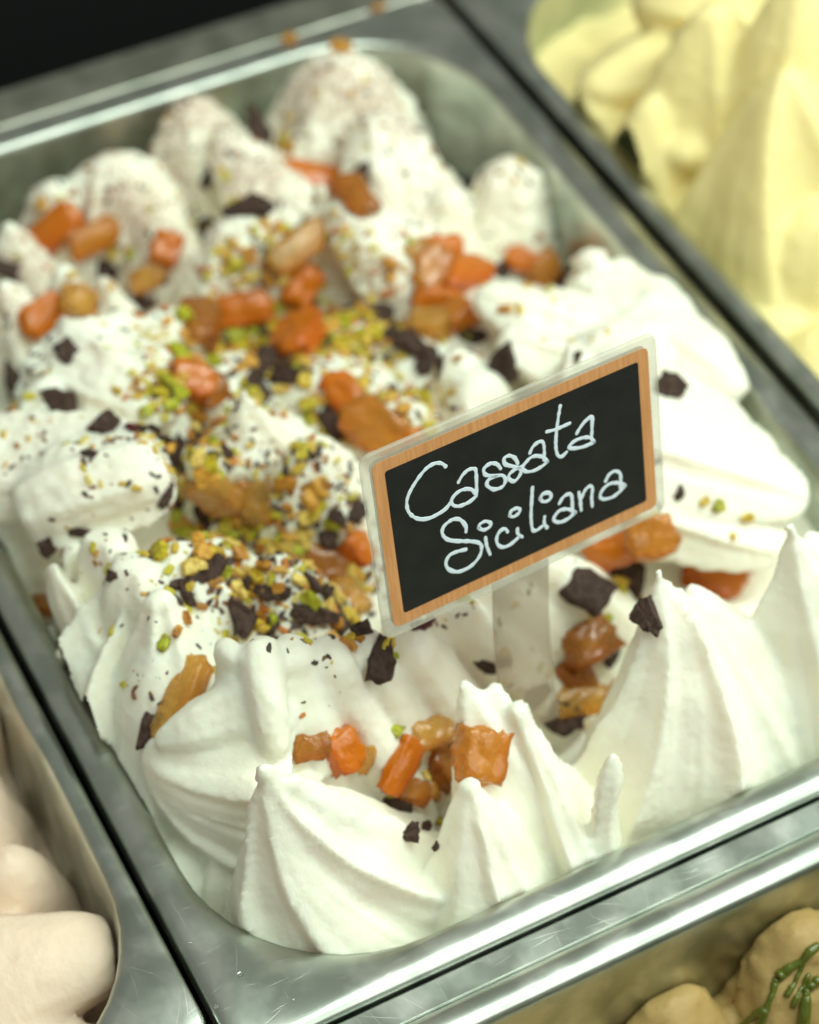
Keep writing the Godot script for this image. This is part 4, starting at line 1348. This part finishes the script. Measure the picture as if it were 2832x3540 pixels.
		["k", 127.5, -23.8, -59.3, 0.21, 0.67, 0.71, 0.39, -0.73, 0.56, 17.1, 11.2, 0, "crumbly chocolate chunk below the glossy amber wedge"],
		["k", 118.4, -10.9, -62.1, 0.19, 0.58, 0.79, 0.98, -0.08, -0.18, 11.0, 6.5, 1, "chocolate piece at the foot of the card stem"],
		["k", 104.4, 4.2, -68.0, -0.40, 0.49, 0.77, 0.37, -0.69, 0.63, 8.0, 3.9, 2, "small dark chocolate leaf left of the card stem"],
		["k", 182.0, 16.4, -89.4, -0.19, 0.86, 0.48, 0.74, 0.45, -0.51, 4.9, 3.4, 3, "small chocolate square on the layered strokes right of the card"],
		["k", 197.8, 23.4, -122.2, 0.04, 0.98, 0.21, 0.52, -0.20, 0.83, 7.8, 7.9, 4, "chocolate flake half hidden by the upper right corner of the card"],
		["k", 176.1, 30.8, -140.8, -0.09, 0.93, 0.36, 0.59, 0.34, -0.73, 5.4, 2.3, 5, "thin upright chocolate splinter above the card's top edge"],
		["k", 109.7, -1.9, -178.3, 0.12, 0.97, -0.20, -0.34, 0.23, 0.91, 18.9, 6.6, 0, "dark upright chocolate piece left of the big glossy amber lump"],
		["k", 60.4, 0.2, -187.2, -0.57, 0.73, 0.38, 0.77, 0.64, -0.08, 10.0, 8.1, 1, "chocolate piece at the right end of the rolled stroke"],
		["k", 61.5, -2.8, -182.6, -0.03, 0.88, 0.48, 0.95, 0.18, -0.27, 5.2, 3.3, 2, "small chocolate splinter under the right end of the rolled stroke"],
		["k", 32.9, 16.9, -205.5, -0.03, 0.86, 0.51, 0.40, -0.46, 0.79, 14.6, 8.3, 3, "large leaf-like chocolate flake at the left above the rolled stroke"],
		["k", 36.9, 31.2, -179.2, -0.02, 1.00, 0.03, 1.00, 0.02, 0.02, 8.0, 7.6, 4, "chocolate flake right of the large leaf-like one"],
		["k", 27.4, 37.7, -165.7, -0.04, 0.98, -0.18, 0.81, 0.13, 0.56, 5.7, 3.2, 5, "thin chocolate strip on top of the rolled stroke"],
		["k", 42.7, 23.0, -222.2, -0.11, 0.98, 0.17, 0.52, 0.21, -0.83, 9.7, 7.2, 0, "square chocolate piece on the left white mound"],
		["k", 34.4, -21.1, -259.0, -0.25, 0.70, 0.67, 0.16, -0.65, 0.74, 14.1, 8.2, 1, "big dark chocolate flake at the left wall"],
		["k", 165.5, 11.6, -165.2, -0.90, 0.18, 0.41, 0.12, 0.98, -0.16, 20.7, 9.4, 2, "tall curved chocolate flake behind the card's top edge"],
		["k", 171.2, -5.0, -194.3, -0.21, 0.89, 0.40, 0.80, -0.08, 0.60, 13.7, 6.6, 3, "chocolate flake between the orange cluster and the curved flake"],
		["k", 149.5, -1.1, -196.6, -0.07, 0.99, 0.11, 0.27, -0.09, 0.96, 16.5, 9.5, 4, "broad dark chocolate shard below the orange cluster"],
		["k", 151.7, -3.0, -189.2, -0.16, 0.96, 0.22, 0.98, 0.18, -0.06, 9.5, 7.8, 5, "dark chocolate bit under the broad shard"],
		["k", 152.1, -10.6, -223.4, 0.03, 0.85, 0.53, 0.99, -0.11, 0.12, 12.8, 8.8, 0, "grey-brown chocolate chunk left of the tall orange cluster"],
		["k", 148.4, -4.2, -207.2, -0.17, 0.99, -0.03, 0.78, 0.11, -0.61, 10.2, 7.1, 1, "chocolate bit below the grey-brown chunk"],
		["k", 104.3, -2.1, -212.8, 0.30, 0.91, 0.28, 0.87, -0.14, -0.48, 14.6, 7.4, 2, "chocolate piece in the middle of the upper nut heap"],
		["k", 107.5, -0.9, -201.1, -0.32, 0.94, -0.07, 0.55, 0.25, 0.80, 14.3, 8.8, 3, "large chocolate shard right of the white crumb in the upper nut heap"],
		["k", 95.6, -3.5, -203.5, 0.28, 0.85, 0.44, 0.31, -0.51, 0.80, 10.0, 6.7, 4, "reddish-brown chocolate curl on the tip of the white cone peak"],
		["k", 100.6, -18.0, -239.3, 0.05, 0.98, 0.17, 0.97, -0.01, -0.23, 8.7, 7.1, 5, "chocolate piece in the upper left of the nut heap"],
		["k", 106.1, -16.2, -243.5, 0.08, 0.95, 0.30, 0.94, -0.17, 0.29, 7.1, 6.3, 0, "small chocolate piece under the glossy red-orange candied one"],
		["k", 126.2, -36.0, -312.7, 0.27, 0.66, 0.70, 0.92, 0.05, -0.40, 15.8, 8.7, 1, "chocolate flake on the left top of the middle back dollop"],
		["k", 124.6, 13.4, -265.4, -0.02, 0.99, 0.11, 0.99, 0.00, 0.17, 18.6, 9.6, 2, "long curved chocolate flake across the top of the middle back dollop"],
		["k", 151.6, -4.8, -317.6, 0.32, 0.88, 0.35, -0.20, -0.30, 0.93, 23.9, 7.6, 3, "tall dark chocolate curl between the two tallest back peaks"],
		["k", 84.0, -26.5, -302.1, -0.05, 0.66, 0.75, 0.53, -0.62, 0.58, 11.7, 8.7, 4, "dark chocolate piece in the left back hollow"],
		["k", 86.7, -21.4, -275.2, -0.61, 0.68, 0.41, 0.76, 0.35, 0.55, 14.4, 6.5, 5, "wide dark chocolate flake in front of the left back hollow"],
		["k", 49.5, -12.2, -301.5, -0.21, 0.82, 0.53, 0.13, -0.52, 0.85, 11.6, 8.1, 0, "dark chocolate piece at the far left wall"],
		["k", 174.6, -5.0, -282.8, -0.42, 0.78, 0.48, 0.91, 0.31, 0.29, 9.7, 7.5, 1, "chocolate piece at the right foot of the tallest back peak"],
		["k", 208.6, -30.6, -240.9, 0.03, 0.78, 0.63, -0.02, -0.63, 0.78, 8.4, 7.7, 2, "dark chocolate piece left of the bright red-orange cube by the wall"],
		["k", 230.0, -39.4, -235.5, -0.05, 1.00, 0.09, 0.99, 0.06, -0.15, 9.1, 8.1, 3, "chocolate flake right of the orange cubes by the wall"],
		["k", 132.5, -16.6, -319.8, 0.11, 0.75, 0.65, 0.66, 0.44, -0.61, 10.8, 5.9, 5, "dark chocolate sliver on the second tallest back peak"],
		["k", 86.7, 3.2, -132.9, -0.16, 0.64, 0.75, 0.99, 0.11, 0.12, 7.1, 5.8, 0, "chocolate piece below the rounded dollop in the lower nut heap"],
		["k", 60.2, -2.2, -160.6, -0.41, 0.86, 0.32, 0.07, -0.32, 0.94, 8.2, 6.7, 1, "chocolate piece under the amber part of the orange cluster"],
		["k", 97.3, 7.5, -134.9, 0.32, 0.68, 0.66, 0.56, 0.43, -0.71, 8.8, 7.4, 2, "dark chocolate piece in the gap left of the card"],
		["k", 42.7, 30.0, -147.1, 0.05, 0.76, 0.65, 0.76, 0.39, -0.51, 7.0, 2.8, 3, "thin chocolate shard left of the lower nut heap's top"],
		["k", 15.4, 36.3, -121.5, -0.56, 0.82, 0.12, 0.81, 0.57, -0.15, 4.0, 3.5, 4, "small chocolate crumb on the left folded mound"],
		["k", 8.6, 17.1, -156.0, -0.47, 0.64, 0.60, 0.58, 0.74, -0.34, 6.5, 5.3, 5, "dark chocolate piece under the rolled stroke by the left wall"],
		["k", 17.5, 20.9, -153.4, -0.36, 0.77, 0.53, 0.80, -0.03, 0.59, 7.0, 2.5, 0, "flat dark chocolate bit under the rolled stroke"],
		["k", 55.7, 6.1, -56.8, -0.30, 0.70, 0.65, 0.16, -0.63, 0.76, 4.5, 3.4, 1, "little chocolate bit between the two bright orange pieces"],
		["m", 43.6, 33.4, -172.5, 0.19, 0.98, -0.09, 0.44, -0.01, 0.90, 7.0, 5.0, 0, "dark maroon fruit bit at the left beside the chocolate flakes"],
		["m", 85.7, 29.9, -71.0, 0.28, 0.94, 0.18, 0.96, -0.26, -0.14, 9.5, 4.2, 1, "dark red fruit bit under the card's lower edge"],
		["m", 103.5, -3.8, -205.9, -0.08, 0.99, 0.14, 0.88, 0.01, 0.47, 4.6, 4.1, 2, "small maroon fruit bit in the upper nut heap"],
		["m", 109.7, 5.3, -66.5, 0.10, 0.72, 0.69, 0.69, 0.46, -0.57, 6.3, 5.4, 3, "red-brown fruit bit seen by the card stem"],
		["m", 54.8, -2.9, -170.6, -0.66, 0.74, 0.09, 0.70, 0.66, -0.26, 5.0, 4.1, 0, "maroon fruit bit above the lower nut heap"],
	]
	var count := 0
	for t in list:
		count += 1
		var at := Vector3(t[1], t[2], t[3])
		var up := Vector3(t[4], t[5], t[6]).normalized()
		var along := Vector3(t[7], t[8], t[9]).normalized()
		var long: float = t[10]
		var short: float = t[11]
		var v: int = t[12]
		var o: MeshInstance3D
		if t[0] == "o":
			o = put("candied_orange", cubes[5 if long > 2.0 * short else (count * 7 + v) % 5], peel[v], self)
			tag(o, t[13], "candied orange", "candied orange pieces on the gelato")
			var thick := clampf(short * 0.75, 3.0, 9.0)
			lay(o, at + up * thick * 0.22, up.rotated(along, rng.randf_range(-0.35, 0.35)), along, Vector3(long * 1.05, thick, short * 1.05))
		elif t[0] == "k":
			o = put("chocolate_piece", flakes[(count * 4 + v) % 9], choc, self)
			tag(o, t[13], "chocolate", "chocolate pieces on the gelato")
			var thick := clampf(short * 0.38, 1.4, 4.2)
			lay(o, at + up * thick * 0.4, up.rotated(along, rng.randf_range(-0.4, 0.4)), along, Vector3(long * 1.14, thick, short * 1.16))
		else:
			o = put("dried_fruit_bit", flakes[(count * 7 + v) % 9], maroon, self)
			tag(o, t[13], "dried fruit", "dark red fruit bits on the gelato")
			lay(o, at + up * 0.5, up, along, Vector3(long, 1.6, short))
	for c in [
		[Vector3(183.1, 0.4, -356.6), 5.0, "amber crumb lying on the back rim left of the tallest peak"],
		[Vector3(222.1, -1.9, -360.9), 4.5, "small yellowish crumb on the back ledge beyond the tallest peak"],
	]:
		var o := put("fallen_crumb", cubes[0], peel[2], self)
		tag(o, c[2], "crumb")
		lay(o, c[0] + Vector3(0, c[1] * 0.25, 0), Vector3.UP, Vector3(1, 0, 0.4), Vector3(c[1], c[1] * 0.6, c[1] * 0.7))
	var wet := StandardMaterial3D.new()
	wet.resource_name = "water"
	wet.transparency = BaseMaterial3D.TRANSPARENCY_ALPHA
	wet.albedo_color = Color(1, 1, 1, 0.02)
	wet.roughness = 0.02
	wet.refraction_enabled = true
	wet.refraction_scale = 0.033
	var bead := SphereMesh.new()
	bead.radius = 0.5
	bead.height = 1.0
	bead.radial_segments = 20
	bead.rings = 10
	for c in [Vector4(0.9, 0.25, -12.0, 1.7), Vector4(-8.6, 0.25, -6.4, 1.0), Vector4(10.0, 0.25, 1.2, 0.9), Vector4(-6.5, 0.25, -26.5, 0.8)]:
		var o := put("water_drop", bead, wet, self)
		tag(o, "tiny clear water drop on the front left corner of the steel rim", "drop", "water drops on the rim")
		o.transform = Transform3D(Basis.from_scale(Vector3(c.w, c.w * 0.55, c.w) * MM), Vector3(c.x, c.y, c.z) * MM)
	strew(flakes)


func strew(flakes: Array[ArrayMesh]) -> void:
	# chopped pistachios, each a thing of its own, then the crumbs nobody could count
	var nut: Array[StandardMaterial3D] = []
	for tone in [Color(0.78, 0.72, 0.14), Color(0.86, 0.74, 0.24), Color(0.88, 0.66, 0.26), Color(0.78, 0.54, 0.16), Color(0.68, 0.70, 0.14), Color(0.92, 0.80, 0.42)]:
		var m := StandardMaterial3D.new()
		m.resource_name = "pistachio"
		m.albedo_color = tone
		m.roughness = 0.5
		m.subsurf_scatter_enabled = true
		m.subsurf_scatter_strength = 0.12
		m.albedo_texture = noise_tex(0.04, 3, 128, ramp2(Color(0.74, 0.66, 0.5), Color(1, 1, 1), 0.3, 0.6), 15)
		m.uv1_triplanar = true
		m.uv1_world_triplanar = true
		m.uv1_scale = Vector3(60, 60, 60)
		nut.append(m)
	var white := func(p: Vector3) -> Color: return Color.WHITE
	var bits: Array[ArrayMesh] = []
	for k in 8:
		bits.append(chunk(90 + k, 0.45, 0.42, 0.7, white, 3, k % 3 != 0))
	var heaps := [
		["chopped pistachio in the upper nut heap behind the white cone peak", "pistachios of the upper nut heap"],
		["chopped pistachio in the lower nut heap left of the card", "pistachios of the lower nut heap"],
		["pistachio bit strewn over the gelato away from the two nut heaps", "strewn pistachio bits"],
	]
	var made := 0
	var spots := [
		[97.8, -232.6, 20.3, 34, 0],
		[117.6, -241.7, 13.2, 16, 0],
		[127.2, -239.8, 15.4, 20, 0],
		[137.5, -224.3, 15.1, 18, 0],
		[110.9, -198.1, 20.8, 34, 0],
		[71.8, -195.5, 12.5, 22, 0],
		[66.5, -191.3, 8.1, 10, 0],
		[127.8, -168.6, 15.1, 22, 0],
		[138.1, -211.6, 12.9, 12, 0],
		[56.7, -165.2, 10.8, 20, 1],
		[41.2, -117.7, 12.7, 24, 1],
		[75.9, -136.7, 15.6, 28, 1],
		[84.6, -129.1, 11.8, 16, 1],
		[68.0, -149.9, 9.8, 12, 1],
		[54.6, -106.8, 11.0, 10, 1],
		[70.7, -103.3, 7.4, 8, 1],
		[72.0, -47.8, 8.7, 8, 2],
		[143.3, -68.8, 7.8, 6, 2],
		[192.9, -81.8, 8.0, 5, 2],
		[165.7, -227.2, 8.7, 7, 2],
		[128.7, -248.8, 8.7, 6, 2],
		[86.4, -286.1, 9.0, 6, 2],
		[109.0, -65.4, 4.5, 3, 2],
		[165.7, -82.7, 6.3, 5, 2],
		[56.5, -187.1, 14.2, 8, 2],
		[68.0, -68.5, 7.0, 5, 2],
		[162.0, -318.2, 7.5, 3, 2],
		[75.5, -308.5, 14.4, 4, 2],
		[174.7, -187.8, 10.2, 4, 2],
		[30.3, -98.1, 11.5, 5, 2],
		[158.9, -194.6, 6.8, 4, 2],
	]
	for c in spots:
		for k in int(c[3]):
			var a := rng.randf() * TAU
			var r: float = c[2] * pow(rng.randf(), 0.6)
			var p := cassata.drop(c[0] + r * cos(a), c[1] + r * sin(a))
			var up := (cassata.slope(p) + Vector3(0, 0.4, 0)).normalized()
			var yaw := Vector3(cos(a * 5.0), rng.randf_range(-0.4, 0.4), sin(a * 5.0))
			var along := (yaw - up * yaw.dot(up)).normalized()
			var s := rng.randf_range(2.4, 5.0) * (1.0 if c[4] < 2 else 0.85)
			made += 1
			var o := put("pistachio_bit", bits[made % 8], nut[rng.randi() % 6], self)
			tag(o, heaps[c[4]][0], "pistachio", heaps[c[4]][1])
			lay(o, p + up * (s * 0.14 + 0.9 * rng.randf() * (1.0 if c[4] < 2 else 0.0)), up, along, Vector3(s * 1.35, s * 0.62, s * 0.85), rng.randf_range(-0.6, 0.6))
	var mixed := StandardMaterial3D.new()
	mixed.resource_name = "crumb"
	mixed.vertex_color_use_as_albedo = true
	mixed.roughness = 0.6
	var nutty: Array[Color] = [Color(0.50, 0.44, 0.03), Color(0.58, 0.40, 0.05), Color(0.60, 0.34, 0.07), Color(0.36, 0.16, 0.03), Color(0.62, 0.52, 0.16), Color(0.07, 0.045, 0.035), Color(0.50, 0.16, 0.02)]
	var dark: Array[Color] = [Color(0.055, 0.035, 0.028), Color(0.075, 0.05, 0.04), Color(0.04, 0.02, 0.02), Color(0.20, 0.09, 0.04)]
	# thin shards of chocolate among the nuts
	for c in spots.slice(0, 16):
		for k in 6:
			var a := rng.randf() * TAU
			var r: float = c[2] * 1.3 * sqrt(rng.randf())
			var p := cassata.drop(c[0] + r * cos(a), c[1] + r * sin(a))
			var up := (cassata.slope(p) + Vector3(rng.randf_range(-0.5, 0.5), 0.3, rng.randf_range(-0.5, 0.5))).normalized()
			var yaw := Vector3(cos(a * 3.0), 0.2, sin(a * 3.0))
			made += 1
			var o := put("chocolate_piece", flakes[made % 9], choc, self)
			tag(o, "small chocolate shard mixed into the %s nut heap" % ["upper", "lower"][c[4]], "chocolate", "chocolate shards in the %s nut heap" % ["upper", "lower"][c[4]])
			var s := rng.randf_range(3.5, 8.5)
			lay(o, p + up * 1.2, up, (yaw - up * yaw.dot(up)).normalized(), Vector3(s, 1.5, s * rng.randf_range(0.28, 0.7)), rng.randf_range(-0.5, 0.5))
	crumbs("nut_crumbs", "fine pistachio and nut crumbs between the larger bits", "crumbs", spots.slice(0, 16) + spots.slice(0, 9), 5600, mixed, nutty, bits[1], 0.5, 2.9, 1.5)
	crumbs("chocolate_specks", "fine dark chocolate specks sprinkled over the white peaks", "specks", spots.slice(9, 16), 2600, mixed, dark, shard(3), 0.25, 2.0, 2.3, 0.38)


func crumbs(called: String, label: String, category: String, spots: Array, total: int, mat: Material, tints: Array[Color], mesh: Mesh, least: float, most: float, spread: float, share := 0.85) -> void:
	var mm := MultiMesh.new()
	mm.transform_format = MultiMesh.TRANSFORM_3D
	mm.use_colors = true
	mm.mesh = mesh
	mm.instance_count = total
	for k in total:
		var x := 0.0
		var z := 0.0
		if spots.size() > 0 and rng.randf() < share:
			var c: Array = spots[rng.randi() % spots.size()]
			var a := rng.randf() * TAU
			var r: float = c[2] * spread * sqrt(rng.randf())
			x = c[0] + r * cos(a)
			z = c[1] + r * sin(a)
		else:
			for attempt in 12:
				x = rng.randf_range(6, 229)
				z = rng.randf_range(-340, -12)
				if noise.get_noise_2d(x * 0.03 + 50.0, z * 0.03) + 0.5 * smoothstep(-70.0, -260.0, z) - 0.9 * smoothstep(150.0, 215.0, x) * smoothstep(-240.0, -160.0, z) > 0.12 + 0.6 * smoothstep(-80.0, -40.0, z):
					break
		var p := cassata.drop(clampf(x, 3, 232), clampf(z, -344, -14))
		var up := (cassata.slope(p) + Vector3(0, 0.2, 0)).normalized()
		var a2 := rng.randf() * TAU
		var yaw := Vector3(cos(a2), 0.1, sin(a2))
		var along := (yaw - up * yaw.dot(up)).normalized()
		var s := lerpf(least, most, pow(rng.randf(), 2.2))
		var side := along.cross(up)
		var b := Basis(along * s * 1.5, up * s * 0.45, side * s * 0.8)
		mm.set_instance_color(k, tints[rng.randi() % tints.size()])
		mm.set_instance_transform(k, Transform3D(b.scaled(Vector3.ONE * MM), (p + up * s * 0.1) * MM))
	var o := MultiMeshInstance3D.new()
	o.name = called
	o.multimesh = mm
	o.material_override = mat
	add_child(o)
	tag(o, label, category)
	o.set_meta("kind", "stuff")
